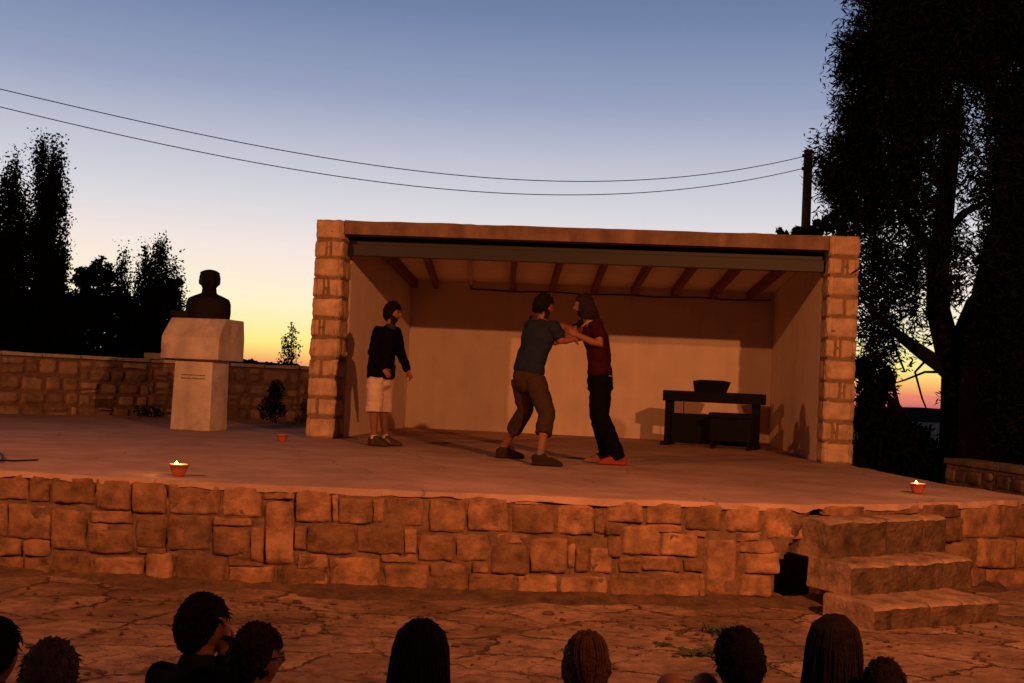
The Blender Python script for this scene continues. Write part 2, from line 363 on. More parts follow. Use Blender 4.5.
def courses(mb, P, S, nrm, length, z0, z1, rowh, wid, d, seed, gap=.02, **kw):
    """random courses of stones on a straight run from P along S"""
    rd = random.Random(seed); z = z0; S = Vector(S); P = Vector(P); row = 0
    while z < z1-.05:
        h = min(rowh*rd.uniform(.8, 1.2), z1-z)
        if z1-z-h < .07: h = z1-z
        s = -rd.uniform(0, .5)*wid
        while s < length:
            wd = wid*rd.uniform(.6, 1.5); a, b = max(0, s), min(length, s+wd)
            if length-b < .3*wid*.5: b = length
            if b-a > .05:
                parts = [(z+gap/2, z+h-gap/2)]
                if rd.random() < .22 and h > .16: c = z+h*rd.uniform(.35, .65); parts = [(z+gap/2, c-gap/2), (c+gap/2, z+h-gap/2)]
                for (za, zb) in parts:
                    j = lambda: rd.uniform(-.012, .012)
                    A = P+S*(a+gap/2); B = P+S*(b-gap/2)
                    stone(mb, [A+Vector((0, 0, za+j())), B+Vector((0, 0, za+j())), B+Vector((0, 0, zb+j())), A+Vector((0, 0, zb+j()))], nrm, d*rd.uniform(.7, 1.2), rd.uniform(0, 90), **kw)
            s = b if b == length else s+wd
            if s >= length-1e-6: break
        z += h; row += 1

# ------------------------------------------------------------------ the stage: floor slab and its stone retaining wall
SZ = .75
FRONT = [Vector((x, y, 0)) for x, y in [(-12, 9.7), (-6, 8.86), (-3.72, 8.52), (-2.2, 8.34), (-.76, 8.37), (.7, 8.48), (2.21, 8.68), (3.0, 9.10), (3.79, 9.63), (4.61, 10.22), (4.88, 10.42)]]
RIGHT = [Vector((x, y, 0)) for x, y in [(4.88, 10.42), (4.62, 11.0), (4.44, 11.8), (4.36, 12.9), (4.30, 14.2), (4.40, 20.5)]]
stage = thing('stone_stage', (0, 9, 0))
tag(stage, 'low stone stage with pale concrete floor and rough block retaining wall facing the audience', 'stage')
def st(o): o.location = (-stage.location.x, -stage.location.y, -stage.location.z); o.parent = stage; return o
# floor with an uneven broken rim
def dense(path, step):
    out = []
    for a, b in zip(path[:-1], path[1:]):
        m = max(1, int((b-a).length/step)); out += [a.lerp(b, i/m) for i in range(m)]
    return out+[path[-1]]
rim = dense(FRONT, .06)+dense(RIGHT, .07)[1:]
rimj = []
for p in rim:
    q = noise.noise(p*2.3)*.035+noise.noise(p*8)*.03
    dirn = Vector((0, -1, 0)) if p.y < 10.6 else Vector((1, 0, 0))
    if -20 < p.x < -10: q = 0
    rimj.append(p+dirn*(q+.012))
poly = rimj+[Vector((-12, 21.5, 0))]
fl = MB(); n = len(poly)
fl.add([(p.x, p.y, SZ+.006*noise.noise(p*3)) for p in poly], [tuple(range(n))])
low = [(p.x, p.y, SZ-.045+.03*noise.noise(p*6)) for p in poly]
fl.add([(p.x, p.y, SZ+.006*noise.noise(p*3)) for p in poly]+low, [(i, n+i, n+(i+1) % n, (i+1) % n) for i in range(n)])
st(fl.build('floor', FLOOR))
HOLE = [(812, 512), (836, 512), (836, 606), (772, 602), (777, 572), (797, 538)]      # opening beside the steps; its sloping upper part is shaped for their shadow
# core of the retaining wall (mortar face)
mc = MB(); core = dense(FRONT, .035)+dense(RIGHT, .08)[1:]
for k, p in enumerate(core):
    a = core[min(k+1, len(core)-1)]-core[max(k-1, 0)]; nn = Vector((a.y, -a.x, 0)).normalized()
    for zz in range(24):
        z = (SZ-.04)*zz/23; q = Vector((p.x, p.y, z)); dd = .016*noise.noise(q*4)+.012*noise.noise(q*13)-.004
        if inside(proj(q), HOLE): dd = -.55
        mc.v.append((p.x+nn.x*dd, p.y+nn.y*dd, z))
mc.f = [(24*i+k, 24*i+24+k, 24*i+25+k, 24*i+k+1) for i in range(len(core)-1) for k in range(23)]
def hit(px, py):
    """ray through a pixel meets the front wall: point and outward normal"""
    r = ray(px, py); d = Vector((r.x, r.y)); best = None
    for a, b in zip(FRONT[:-1], FRONT[1:]):
        e = Vector((b.x-a.x, b.y-a.y)); det = d.x*(-e.y)+e.x*d.y
        if abs(det) < 1e-9: continue
        t = (a.x*(-e.y)+e.x*a.y)/det; s = (d.x*a.y-d.y*a.x)/det
        if -.001 <= s <= 1.001 and t > 0:
            nn = Vector((e.y, -e.x, 0)).normalized(); return Vector((d.x*t, d.y*t, EYE+r.z*t)), nn
    return None, None
A_ = [(0,170,70,240),(74,178,120,245),(124,180,230,252),(233,192,316,265),(318,192,400,275),(406,198,532,275),(538,208,632,282),(636,210,708,238),(714,212,800,295),
      (0,248,18,330),(20,250,122,335),(125,262,208,365),(218,268,322,294),(214,298,262,316),(212,314,325,372),(329,282,398,358),(404,278,508,365),(514,304,604,375),(514,286,610,301),(608,304,634,392),(640,242,708,402),(740,305,826,370),(714,303,737,360),
      (0,336,52,375),(58,340,122,377),(0,380,60,418),(62,380,124,418),(133,370,218,428),(225,378,350,436),(354,370,416,440),(424,372,545,445),(552,378,632,400),(550,403,660,455),(666,408,790,458),(720,374,795,406),(798,380,826,460),(330,361,398,369)]
B_ = [(108,162,205,235),(208,165,235,235),(240,162,350,243),(364,165,464,260),(470,160,588,258),(592,180,715,265),(720,180,828,268),(831,175,853,265),(600,160,712,177),(780,160,850,172),
      (94,150,106,230),(20,240,155,322),(158,245,292,320),(294,250,326,320),(330,268,432,342),(438,265,530,340),(553,264,645,288),(536,292,638,378),(645,275,752,375),(756,280,772,360),(774,295,812,372),(814,300,875,375),(868,268,900,330),(857,235,898,264),
      (0,325,80,365),(0,370,78,420),(86,330,225,428),(228,324,330,342),(236,350,362,438),(366,346,468,440),(485,344,528,370),(470,375,604,440),(610,380,726,443),(730,382,866,443),(538,382,604,386)]
C_ = [(128,160,236,230),(242,162,346,237),(349,170,455,255),(463,178,563,260),(575,185,704,280),(495,263,565,282),(240,241,345,258),(352,258,408,270),
      (175,240,282,325),(285,262,388,325),(410,272,497,442),(505,286,600,314),(518,318,618,375),(604,286,700,330),(622,334,700,440),
      (137,375,270,445),(165,332,225,370),(230,328,340,368),(345,330,402,368),(285,371,392,443),(505,378,592,442),(595,380,640,440),(392,372,404,440)]
D_ = [(158,150,196,240),(200,135,320,172),(330,131,490,158),(495,130,612,172),(565,176,612,250),(500,176,562,245),(615,130,735,240),(738,135,826,240),(585,252,658,330),(662,242,782,332),(785,245,826,335),(692,336,826,425),(640,335,688,425),
      (160,244,300,330),(305,250,430,330),(435,250,560,330),(170,335,330,425),(335,335,480,425),(485,335,636,425)]
px_stones = [(x0*.4141, 400+y0*.4141, x1*.4141, 400+y1*.4141) for x0, y0, x1, y1 in A_] + \
            [(300+x0*.3556, 440+y0*.3557, 300+x1*.3556, 440+y1*.3557) for x0, y0, x1, y1 in B_] + \
            [(560+x0*.3556, 440+y0*.3557, 560+x1*.3556, 440+y1*.3557) for x0, y0, x1, y1 in C_] + \
            [(760+x0*.3263, 460+y0*.3265, 760+x1*.3263, 460+y1*.3265) for x0, y0, x1, y1 in D_]
ms = MB()
for k, (x0, y0, x1, y1) in enumerate(px_stones):
    rd = random.Random(k*7+1); j = lambda: rd.uniform(-1.0, 1.0)
    x0 -= 1.3; x1 += 1.3; y0 -= 1.1; y1 += 1.1
    sl = .03*(x1-x0)/2
    q = [hit(x0+j()*.6+.2, y1+j()-sl), hit(x1+j()*.6-.2, y1+j()+sl), hit(x1+j()*.6-.2, y0+j()+sl), hit(x0+j()*.6+.2, y0+j()-sl)]
    if any(a is None for a, b in q) or inside(((x0+x1)/2, (y0+y1)/2), HOLE): continue
    pts = [a for a, b in q]
    for p in pts: p.z = min(max(p.z, -.02), SZ-.012)
    small = min(x1-x0, y1-y0) < 12
    stone(ms, pts, q[0][1], .014 if small else rd.uniform(.016, .032), k*1.37, na=12, nb=10, k=rd.uniform(.04, .24), rough=.030)
# the run of the wall beyond the left edge of the picture and the short return on the right
for a, b, sd in ((FRONT[0], FRONT[1], 5), (FRONT[1], FRONT[2]-Vector((.3, -.05, 0)), 6), (RIGHT[0], RIGHT[1], 8), (RIGHT[1], RIGHT[2], 9), (RIGHT[2], RIGHT[3], 10), (RIGHT[3], RIGHT[4], 12)):
    e = (b-a); ln = e.length; e.normalize()
    courses(ms, a, e, Vector((e.y, -e.x, 0)), ln, 0, SZ-.015, .25, .36, .045, sd)
nst = len(ms.f); ms.add(mc.v, mc.f)
rw = st(ms.build('retaining_wall', STONE, smooth=True)); rw.data.materials.append(MORTAR)
rw.data.polygons.foreach_set('material_index', [0]*nst+[1]*(len(ms.f)-nst))

# stone steps up to the stage
def corner(px, py, z): p = onz(px, py, z); return Vector((p.x, p.y, 0))
steps = thing('stone_steps', (2.9, 8.6, 0))
tag(steps, 'short flight of worn stone steps leading up to the stage on the right', 'steps')
ST = [(.17, (876, 607), (1000, 599)), (.385, (853, 565), (974, 558)), (.66, (827, 521), (948, 516))]
prev_z = -.03; rise_pts = []
for (z, l, r_) in ST:
    rise_pts.append((corner(*l, z), corner(*r_, z)))
e = (rise_pts[0][1]-rise_pts[0][0]).normalized(); inn = Vector((-e.y, e.x, 0))
for k, (z, l, r_) in enumerate(ST):
    a, b = rise_pts[k]; sm = MB(); rd = random.Random(60+k)
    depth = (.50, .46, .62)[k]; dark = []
    cuts = [0, .40+.1*rd.random(), .70+.05*k, 1.0]
    for c0, c1 in zip(cuts[:-1], cuts[1:]):
        A = a.lerp(b, c0+(.004 if c0 else 0)); B = a.lerp(b, c1-(.004 if c1 < 1 else 0))
        # block: worn front, flat tread
        na, nb, nc = 16, 6, 10
        def P(u, v, w_):
            p = A.lerp(B, u)+inn*(depth*v)+Vector((0, 0, prev_z+(z-prev_z)*w_))
            nzv = noise.noise(p*6)*.014+noise.noise(p*17)*.011+noise.noise(p*41)*.006
            wear = .026*math.exp(-v/.04)*math.exp(-(1-w_)/.15)
            end = (.012*math.exp(-min(u, 1-u)/.05))
            p += inn*(nzv+end*math.exp(-v/.1))+Vector((0, 0, -wear+(nzv*.5 if w_ > .5 else 0)-end*.5*w_))
            return p
        grid = []
        for jf in range(nc+1): grid.append([P(i/na, 0, jf/nc) for i in range(na+1)])
        for jt in range(1, 9): grid.append([P(i/na, (jt/8)**1.6, 1) for i in range(na+1)])
        vs = [p for row in grid for p in row]; m = na+1
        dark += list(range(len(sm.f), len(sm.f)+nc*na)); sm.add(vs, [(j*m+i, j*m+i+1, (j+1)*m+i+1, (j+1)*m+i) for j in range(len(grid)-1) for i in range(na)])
        for u in (0, 1):
            g2 = [[P(u, (jt/8)**1.6, jf/nc) for jt in range(9)] for jf in range(nc+1)]
            vs = [p for row in g2 for p in row]
            fs = [(j*9+i, j*9+i+1, (j+1)*9+i+1, (j+1)*9+i) for j in range(nc) for i in range(8)]
            if u == 0: fs = [f[::-1] for f in fs]
            sm.add(vs, fs)
    o = sm.build('step', STEPSTONE, smooth=False); o.location = -steps.location; o.parent = steps; o.data.materials.append(RISER_SHADE)
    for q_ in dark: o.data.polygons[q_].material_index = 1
    prev_z = z-.01

# soil along the foot of the wall
so = MB(); base = dense(FRONT, .08)
base = [p for p in base if -6 < p.x < 4.3]
for p in base:
    wv = .30+.24*noise.noise(Vector((p.x*1.4, 3, 0)))+.14*noise.noise(Vector((p.x*5, 1, 0)))+.05*noise.noise(Vector((p.x*14, 1, 0)))-(.10 if p.x < -1.4 else 0)
    wv = max(.06, wv)
    for t in (0, .35, .7, 1):
        so.v.append((p.x+.1*t*0, p.y-wv*t+.02, .045*(1-t)**1.3+.004+.03*max(0, noise.noise(Vector((p.x*4, t*3, 7))))*(1-t)+.016*(t < .9)))
so.f = [(4*i+k+1, 4*i+k+5, 4*i+k+4, 4*i+k) for i in range(len(base)-1) for k in range(3)]
tag(so.build('soil_strip', SOIL, smooth=True), kind='structure')

gm = MB(); rd = random.Random(91)
for k in range(420):
    x = rd.uniform(-5, 5); y = (7.9 if x < 2 else 8.3)-abs(rd.gauss(0, .8)) if rd.random() < .75 else rd.uniform(4.2, 7.8); r_ = rd.uniform(.005, .016)*(1 if rd.random() < .9 else 2)
    gm.ball((x, y, .018+r_*.2), (r_*rd.uniform(.8, 1.6), r_, r_*.6), nu=6, nv=4)
tag(gm.build('grit', SOIL), 'loose grit and pebbles scattered on the paving below the stage', 'grit', kind='stuff')
cb = MB(); q_ = [onz(px, py, SZ) for px, py in ((-60, 470), (-20, 466), (0, 463), (3, 459), (0, 454), (-12, 455), (-6, 461), (14, 462), (38, 461))]  # cable loop; the run to the right stands in for a floor shadow
cb.tube([p+Vector((0, 0, .010)) for p in q_], .007, n=6); cbo = cb.build('cable', BLACK, smooth=True); tag(cbo, 'thin black cable loop on the stage floor at the left edge, its tail standing in for a shadow', 'cable')
# ------------------------------------------------------------------ the stage shelter
O = Vector((-2.6664, 15.1599, SZ)); YAW = .0927; W_, D_S, H_S, T_ = 7.053, 5.117, 2.898, .387
sh = thing('stage_shelter', O, -YAW)
tag(sh, 'open fronted flat roofed stage shelter with stone pillars and plastered walls', 'shelter')
def pillar(u0, u1, seed, skip):
    root = MB(); root.box(u0+.022, u1-.022, .022, .528, 0, H_S-.02)
    rd = random.Random(seed); mbp = MB(); z = 0; k = 0
    hs = [.30, .27, .29, .26, .30, .27, .30, .27, .29, .25, .30]
    hs = [h*(H_S+.005)/sum(hs) for h in hs]
    faces = [(Vector((u0, 0, 0)), Vector((1, 0, 0)), Vector((0, -1, 0)), u1-u0), (Vector((u1, 0, 0)), Vector((0, 1, 0)), Vector((1, 0, 0)), .55), (Vector((u0, .55, 0)), Vector((0, -1, 0)), Vector((-1, 0, 0)), .55)]
    for h in hs:
        dbl = k % 2 == 1
        for fi, (P, S, nn, ln) in enumerate(faces):
            P = P-nn*.03
            cuts = [0, 1]
            if dbl and fi == 0: m_ = rd.uniform(.36, .6); cuts = [0, m_-rd.uniform(.04, .08), m_+rd.uniform(.04, .08), 1] if rd.random() < .7 else [0, m_, 1]
            if (not dbl) and fi > 0: cuts = [0, .55, 1]
            for q, (c0, c1) in enumerate(zip(cuts[:-1], cuts[1:])):
                gp = .010; A = P+S*(ln*c0+(gp if c0 else -.0)); B = P+S*(ln*c1-(gp if c1 < 1 else -.0))
                zs = [(z+.011, z+h-.011)]
                if len(cuts) == 4 and q == 1: c1_ = rd.uniform(.25, .6); zs = [(z+.012, z+h*c1_-.006), (z+h*c1_+.006, z+h-.012)]
                for za, zb in zs:
                    j = lambda: rd.uniform(-.010, .010)
                    stone(mbp, [A+Vector((0, 0, za+j())), B+Vector((0, 0, za+j())), B+Vector((0, 0, zb+j())), A+Vector((0, 0, zb+j()))], nn, .026, rd.uniform(0, 80), na=11, nb=9, k=.10 if q != 1 or len(cuts) < 4 else .4, rough=.017, back=.03)
        z += h; k += 1
    o = root.build('pillar', PMORTAR, sh); mbp.build('stone_facing', PILLAR, o, smooth=True)
pillar(0, T_, 3, None); pillar(W_-T_, W_, 4, None)
mb = MB(); mb.box(.06, T_, .55, D_S+.3, 0, 2.86); mb.build('side_wall', PLASTER, sh)
mb = MB(); mb.box(W_-T_, W_-.06, .55, D_S+.3, 0, 2.86); mb.build('side_wall', PLASTER, sh)
mb = MB(); mb.box(T_+.002, W_-T_-.002, D_S, D_S+.3, 0, 2.86); mb.build('back_wall', PLASTER, sh)
# roof slab with a rough cast front edge
mb = MB(); n = 60
for i in range(n+1):
    u = T_+.003+(W_-2*T_-.006)*i/n; jt = .012*noise.noise(Vector((u*2, 0, 0)))+.006*noise.noise(Vector((u*9, 1, 0)))
    mb.v += [(u, .012, 2.705), (u, .008-.3*jt, H_S-.012+jt), (u, 5.5, H_S+.01), (u, 5.5, 2.865), (u, .22, 2.865), (u, .22, 2.705)]
mb.f = [(6*i+k, 6*i+6+k, 6*i+6+(k+1) % 6, 6*i+(k+1) % 6) for i in range(n) for k in range(6)]+[(5, 4, 3, 2, 1, 0), tuple(6*n+q for q in range(6))]
mb.build('roof', FASCIA, sh)
mb = MB()
for u0, u1 in ((.02, T_), (W_-T_, W_-.02)): mb = MB(); mb.box(u0, u1, .56, 5.5, 2.862, H_S-.002); mb.build('roof_edge', FASCIA, sh)
mb = MB(); ua, ub = T_+.004, W_-T_-.004
mb.box(ua, ub, .36, .46, 2.60, 2.862); mb.box(ua, ub, .27, .36, 2.45, 2.605)
mb.build('beam', STEEL, sh, bevel=.006)
mb = MB(); a_, b_ = T_+.003, W_-T_-.003; f_, k_ = .462, D_S-.003
mb.hexa([(a_, f_, 2.80), (b_, f_, 2.80), (b_, k_, 2.60), (a_, k_, 2.60)], [(a_, f_, 2.855), (b_, f_, 2.855), (b_, k_, 2.655), (a_, k_, 2.655)]); mb.build('ceiling', CEIL, sh)
def to_loc(p): q = p-O; c, s = math.cos(YAW), math.sin(YAW); return Vector((q.x*c-q.y*s, q.x*s+q.y*c, q.z))
def onback(px, py):
    r = ray(px, py); nn = Vector((math.sin(YAW), math.cos(YAW), 0)); p0 = O+nn*D_S; c = Vector((0, 0, EYE))
    return to_loc(c+r*((p0-c).dot(nn)/r.dot(nn)))
def to_world(u, v, z): c, q = math.cos(YAW), math.sin(YAW); return O+Vector((u*c+v*q, -u*q+v*c, z))
def front_u(ue, sx, sy):
    """where a rafter must start behind the beam so that it runs from (sx, sy) to its end on the back wall"""
    lo, hi = ue-2.5, ue+2.5; ex, ey_ = proj(to_world(ue, D_S, 2.46))
    for _ in range(50):
        m_ = (lo+hi)/2; x, y = proj(to_world(m_, .46, 2.66)); xx = ex+(x-ex)*(sy-ey_)/(y-ey_)
        if xx < sx: lo = m_
        else: hi = m_
    return (lo+hi)/2
def rafter(name, ue, uf, hw, dz, mat):
    mb = MB(); a_, b_ = uf, ue; f_, k_ = .462, D_S-.004
    mb.hexa([(a_-hw, f_, 2.798-dz), (a_+hw, f_, 2.798-dz), (b_+hw, k_, 2.598-dz), (b_-hw, k_, 2.598-dz)], [(a_-hw, f_, 2.798), (a_+hw, f_, 2.798), (b_+hw, k_, 2.598), (b_-hw, k_, 2.598)])
    return mb.build(name, mat, sh, bevel=.005)
for px, py, sx, sy in ((409, 288, 381, 252), (436, 287, 423, 251), (512, 290, 515, 254), (552, 292, 563, 256), (594, 294, 608, 258), (633, 296, 654, 260), (673, 298, 699, 263), (712, 300, 744, 265), (749, 300, 789, 267)):
    ue = max(onback(px, py).x, T_+.06); uf = min(max(front_u(ue, sx, sy), T_+.06), W_-T_-.06); rafter('rafter', ue, uf, .042, .145, TIMBER)
u = onback(471, 288).x; rafter('cable_duct', u, front_u(u, 468.5, 253), .028, .07, pmat('duct plastic', (.5, .42, .34), var=.05, bump=0))
mb = MB(); us = np.linspace(u, W_-T_-.05, 14)
mb.tube([(u, D_S-.05, 2.53), (u, D_S-.02, 2.48)]+[(q, D_S-.02, 2.46+.012*math.sin(q*5)) for q in us], .011, n=6)
mb.build('cable', BLACK, sh, smooth=True)
mb = MB(); q0 = to_loc(at(851, 268, 15.0)); mb.tube([(W_-.1, -.03, 2.42), (W_-.04, -.05, 2.46), (W_+.02, -.02, 2.50), (W_+.04, .2, 2.56)], .012, n=6); mb.build('cable', BLACK, sh, smooth=True)
# ------------------------------------------------------------------ garden walls
def garden_wall(label, pts, z0, z1, seed, t=.32, cop=.06, rowh=.22, wid=.34, face=None, top=None):
    root = thing('stone_wall', (pts[0][0], pts[0][1], 0)); tag(root, label, 'wall')
    core = MB(); stn = MB(); cpn = MB(); off = Vector((pts[0][0], pts[0][1], 0))
    P = [Vector((x, y, 0))-off for x, y in pts]; rd = random.Random(seed)
    nrm = []
    for k in range(len(P)):
        e = P[min(k+1, len(P)-1)]-P[max(k-1, 0)]; nrm.append(Vector((e.y, -e.x, 0)).normalized())
    for k in range(len(P)-1):
        a, b = P[k], P[k+1]; n0, n1_ = nrm[k], nrm[k+1]
        zz = lambda p, z: Vector((p.x, p.y, z))
        core.hexa([zz(a, z0), zz(b, z0), zz(b-n1_*t, z0), zz(a-n0*t, z0)], [zz(a, z1-.01), zz(b, z1-.01), zz(b-n1_*t, z1-.01), zz(a-n0*t, z1-.01)])
        e = b-a; ln = e.length; e.normalize(); nn = Vector((e.y, -e.x, 0))
        courses(stn, a, e, nn, ln, z0, z1-.015, rowh, wid, .045, seed*5+k, na=7, nb=5)
        m = max(1, int(ln/.5))
        for i in range(m):
            s0, s1 = i/m, (i+1)/m; A, B = a.lerp(b, s0+.006), a.lerp(b, s1-.006); h = rd.uniform(-.012, .012)
            na_, nb_ = n0.lerp(n1_, s0), n0.lerp(n1_, s1)
            cpn.hexa([zz(A+na_*.05, z1), zz(B+nb_*.05, z1), zz(B-nb_*(t+.03), z1), zz(A-na_*(t+.03), z1)],
                     [zz(A+na_*.045, z1+cop+h), zz(B+nb_*.045, z1+cop-h), zz(B-nb_*(t+.03), z1+cop-h), zz(A-na_*(t+.03), z1+cop+h)])
    core.build('core', MORTAR, root); stn.build('stone_face', face or OLDSTONE, root, smooth=True); cpn.build('coping', top or COPING, root, bevel=.012)
    return root
lw = []
for px, py, Y in ((-260, 0, 17.2), (-60, 0, 17.8), (0, 0, 18.2), (80, 0, 19.2), (150, 0, 20.0), (230, 0, 20.5), (300, 0, 20.6), (420, 0, 20.8)):
    p = at(px, 365, Y); lw.append((p.x, p.y))
garden_wall('long low stone garden wall closing the back left of the stage', lw, SZ-.05, 1.68, 21)
q0 = at(938, 459, 13.0); q1 = at(1024, 471, 11.2); q2 = q1+(q1-q0)*1.2
garden_wall('dark low stone wall running beside the right edge of the stage', [(q2.x+.2, q2.y) , (q1.x+.12, q1.y), (q0.x+.1, q0.y)][::-1], 0, .90, 33, rowh=.42, wid=.26, face=DARKSTONE, top=DARKSTONE)
p = at(152, 361, 20.15); mb = MB(); mb.box(-.16, .16, -.12, .12, 0, .11)
o = mb.build('stone_slab', COPING, bevel=.015); o.location = (p.x, p.y+.15, 1.741); tag(o, 'loose pale stone slab lying on top of the back wall left of the bust', 'stone slab')

# ------------------------------------------------------------------ pedestal and bust
pb = onz(198.5, 430, SZ)
ped = thing('pedestal', (pb.x, pb.y, SZ), R(-15)); tag(ped, 'veined marble pedestal with a heavy sloping cap standing before the back wall', 'pedestal')
S_ = pb.y/1151
hz = lambda py: (430-py)*S_
mb = MB(); a = .30; z1 = hz(360)
mb.hexa([(-a, -a*.8, 0), (a, -a*.8, 0), (a, a*.8, 0), (-a, a*.8, 0)], [(-a*.95, -a*.76, z1), (a*.95, -a*.76, z1), (a*.95, a*.76, z1), (-a*.95, a*.76, z1)])
mb.build('shaft', MARBLE, ped, bevel=.012)
mb = MB(); c = .435; z2 = hz(338); z3 = hz(319)
vs = [(-c, -c*.82, z1), (c, -c*.82, z1), (c, c*.82, z1), (-c, c*.82, z1), (-c, -c*.82, z2), (c, -c*.82, z2), (c, c*.82, z2), (-c, c*.82, z2),
      (-c*.97, -c*.36, z3), (c*.97, -c*.36, z3), (c*.97, c*.78, z3), (-c*.97, c*.78, z3)]
mb.add(vs, [(3,2,1,0),(8,9,10,11),(0,1,5,4),(1,2,6,5),(2,3,7,6),(3,0,4,7),(4,5,9,8),(5,6,10,9),(6,7,11,10),(7,4,8,11)])
mb.build('cap', MARBLE, ped, bevel=.012)
mb = MB(); rd = random.Random(4); zt = hz(376)
for row in range(2):
    mb = MB(); x = -.17
    while x < .17:
        l = rd.uniform(.010, .028); mb.box(x, x+l, -a*.79-.002, -a*.765, zt-row*.045, zt-row*.045+.014); x += l+rd.uniform(.008, .016)
    mb.build('inscription', ENGRAVED, ped)

def head_fn(s=1.0, wide=1.0):
    def fn(d, p):
        x, y, z = p
        t = max(0, -d.z)
        y *= 1-.30*t**1.3; x *= 1-.06*t
        if d.x > 0:
            g = lambda cy, cz, sy, sz: math.exp(-((d.y-cy)/sy)**2-((d.z-cz)/sz)**2)
            x += s*(.024*g(0, -.14, .14, .16)+.012*g(0, -.03, .12, .14)-.010*(g(.34, .10, .16, .10)+g(-.34, .10, .16, .10))+.007*g(0, .26, .5, .09)
                    +.008*g(0, -.48, .26, .06)+.008*g(0, -.60, .26, .05)+.013*g(0, -.85, .35, .14)-.004*g(0, -.54, .3, .03))
        else: x *= 1.06; z += .004*s
        return Vector((x, y, z))
    return fn
def head_matrix(yaw, pitch=0, tilt=0): return Matrix.Rotation(yaw, 3, 'Z') @ Matrix.Rotation(-pitch, 3, 'Y') @ Matrix.Rotation(tilt, 3, 'X')
def add_head(mb, c, yaw, pitch=0, tilt=0, s=1.0, wide=1.0):
    """skull with brow, nose, mouth, chin and ears; faces local +x turned by yaw"""
    M = head_matrix(yaw, pitch, tilt) @ Matrix.Diagonal((1, wide, 1))
    mb.ball(c, (.094*s, .076*s, .118*s), M, 36, 28, head_fn(s))
    for sd in (-1, 1): mb.ball(Vector(c)+M @ Vector((-.006*s, .077*s*sd, -.004*s)), (.018*s, .008*s, .030*s), M, 10, 8)
    return M
def hair_cap(mb, c, M, s=1.0, thick=1.10, front=.35, low=-.35, rough=.006, seed=0, back=-.7):
    """closed cap of hair over the skull: keeps the face clear"""
    f = head_fn(s)
    def fn(d, p):
        lim = front if d.x > .55 else (low if d.x > -.1 else back)
        lim = np.interp(d.x, [-1, -.35, .15, .6, 1], [back, back, low, front, front+.05])
        q = f(d, p)
        k = thick+.02*abs(noise.noise(d*2+Vector((seed, 0, 0))))
        inner = .90
        w = 1/(1+math.exp(-(d.z-lim)/.045)); kk = inner+(k-inner)*w
        q = Vector((q.x*kk, q.y*kk, q.z*(inner+(k+.02-inner)*w)))
        q += d*rough*(noise.noise(d*9+Vector((seed*2, 3, 0)))+.3)*w*1.2
        q += d*rough*noise.noise(Vector((d.x*30, d.y*30, d.z*9))+Vector((seed, 0, 0)))*w
        return q
    mb.ball(c, (.094*s, .076*s, .118*s), M, 56, 40, fn)

def add_locks(h, hd, M, s, n, rd, thick=1.0):
    """loose locks that lie on the head and a few that break its outline"""
    for k in range(n):
        d = Vector((rd.gauss(-.35, 1), rd.gauss(0, 1), rd.gauss(.35, .8))).normalized()
        if (d.x > .15 and d.z < .42) or d.z < -.55 or (d.x > -.2 and d.z < -.15): continue
        off = rd.uniform(1.08, 1.13); p0 = Vector((d.x*.094*off*s, d.y*.076*off*s, d.z*.118*(off+.02)*s)); whorl = Vector((-.6, 0, .8))
        tg = (d-whorl*d.dot(whorl))*.8+Vector((rd.gauss(0, .35), rd.gauss(0, .35), rd.gauss(-.35, .3))); tg = (tg-d*tg.dot(d)).normalized(); ln = rd.uniform(.025, .055)*s; lift = rd.uniform(-.006, .004) if rd.random() < .85 else .012
        h.tube([hd+M @ p0, hd+M @ (p0+tg*ln*.5-d*.001*s), hd+M @ (p0+tg*ln+d*(lift-.004)*s)], [.0042*s*thick, .0038*s*thick, .0008], n=4, cap=False)
bc = Vector((.0, .08, z3))
bust = thing('bust', ped.matrix_basis @ bc, R(-15-68)); tag(bust, 'dark bronze bust of a short haired man on the marble pedestal', 'bust')
mb = MB(); sy = Vector((0, 1, 0))
mb.tube([(0, 0, 0), (0, 0, .10), (0, 0, .22), (0, 0, .285), (-.005, 0, .325), (-.01, 0, .36)], [(.30, .16), (.31, .17), (.305, .165), (.28, .155), (.19, .12), (.10, .10)], n=28, side=sy, cap=False)
mb.tube([(-.01, 0, .30), (.005, 0, .42)], [.108, .10], n=16, side=sy)
add_head(mb, (.03, 0, .515), 0, 0, 0, 1.4, 1.16)
for q_ in (-1, 1): mb.ball((.02, .132*q_, .525), (.026, .018, .05), nu=10, nv=8)
bo = mb.melt('figure', BRONZE, bust, voxel=.010, smooth=3)
mb = MB(); hair_cap(mb, (.015, 0, .545), Matrix.Diagonal((1, 1.2, .98)), 1.4, 1.12, .42, .12, .004, 4)
for i_, v_ in enumerate(mb.v):
    if v_[2] > .64: mb.v[i_] = (v_[0]*1.04, v_[1]*1.10, .64+(v_[2]-.64)*.55)
mb.build('hair', BRONZE, bust, smooth=True)
mb = MB(); mb.box(-.09, .09, -.45, -.22, .0, .10); mb.box(-.075, .075, -.50, -.452, .03, .10); mb.build('base_block', BRONZE, bust, bevel=.01)

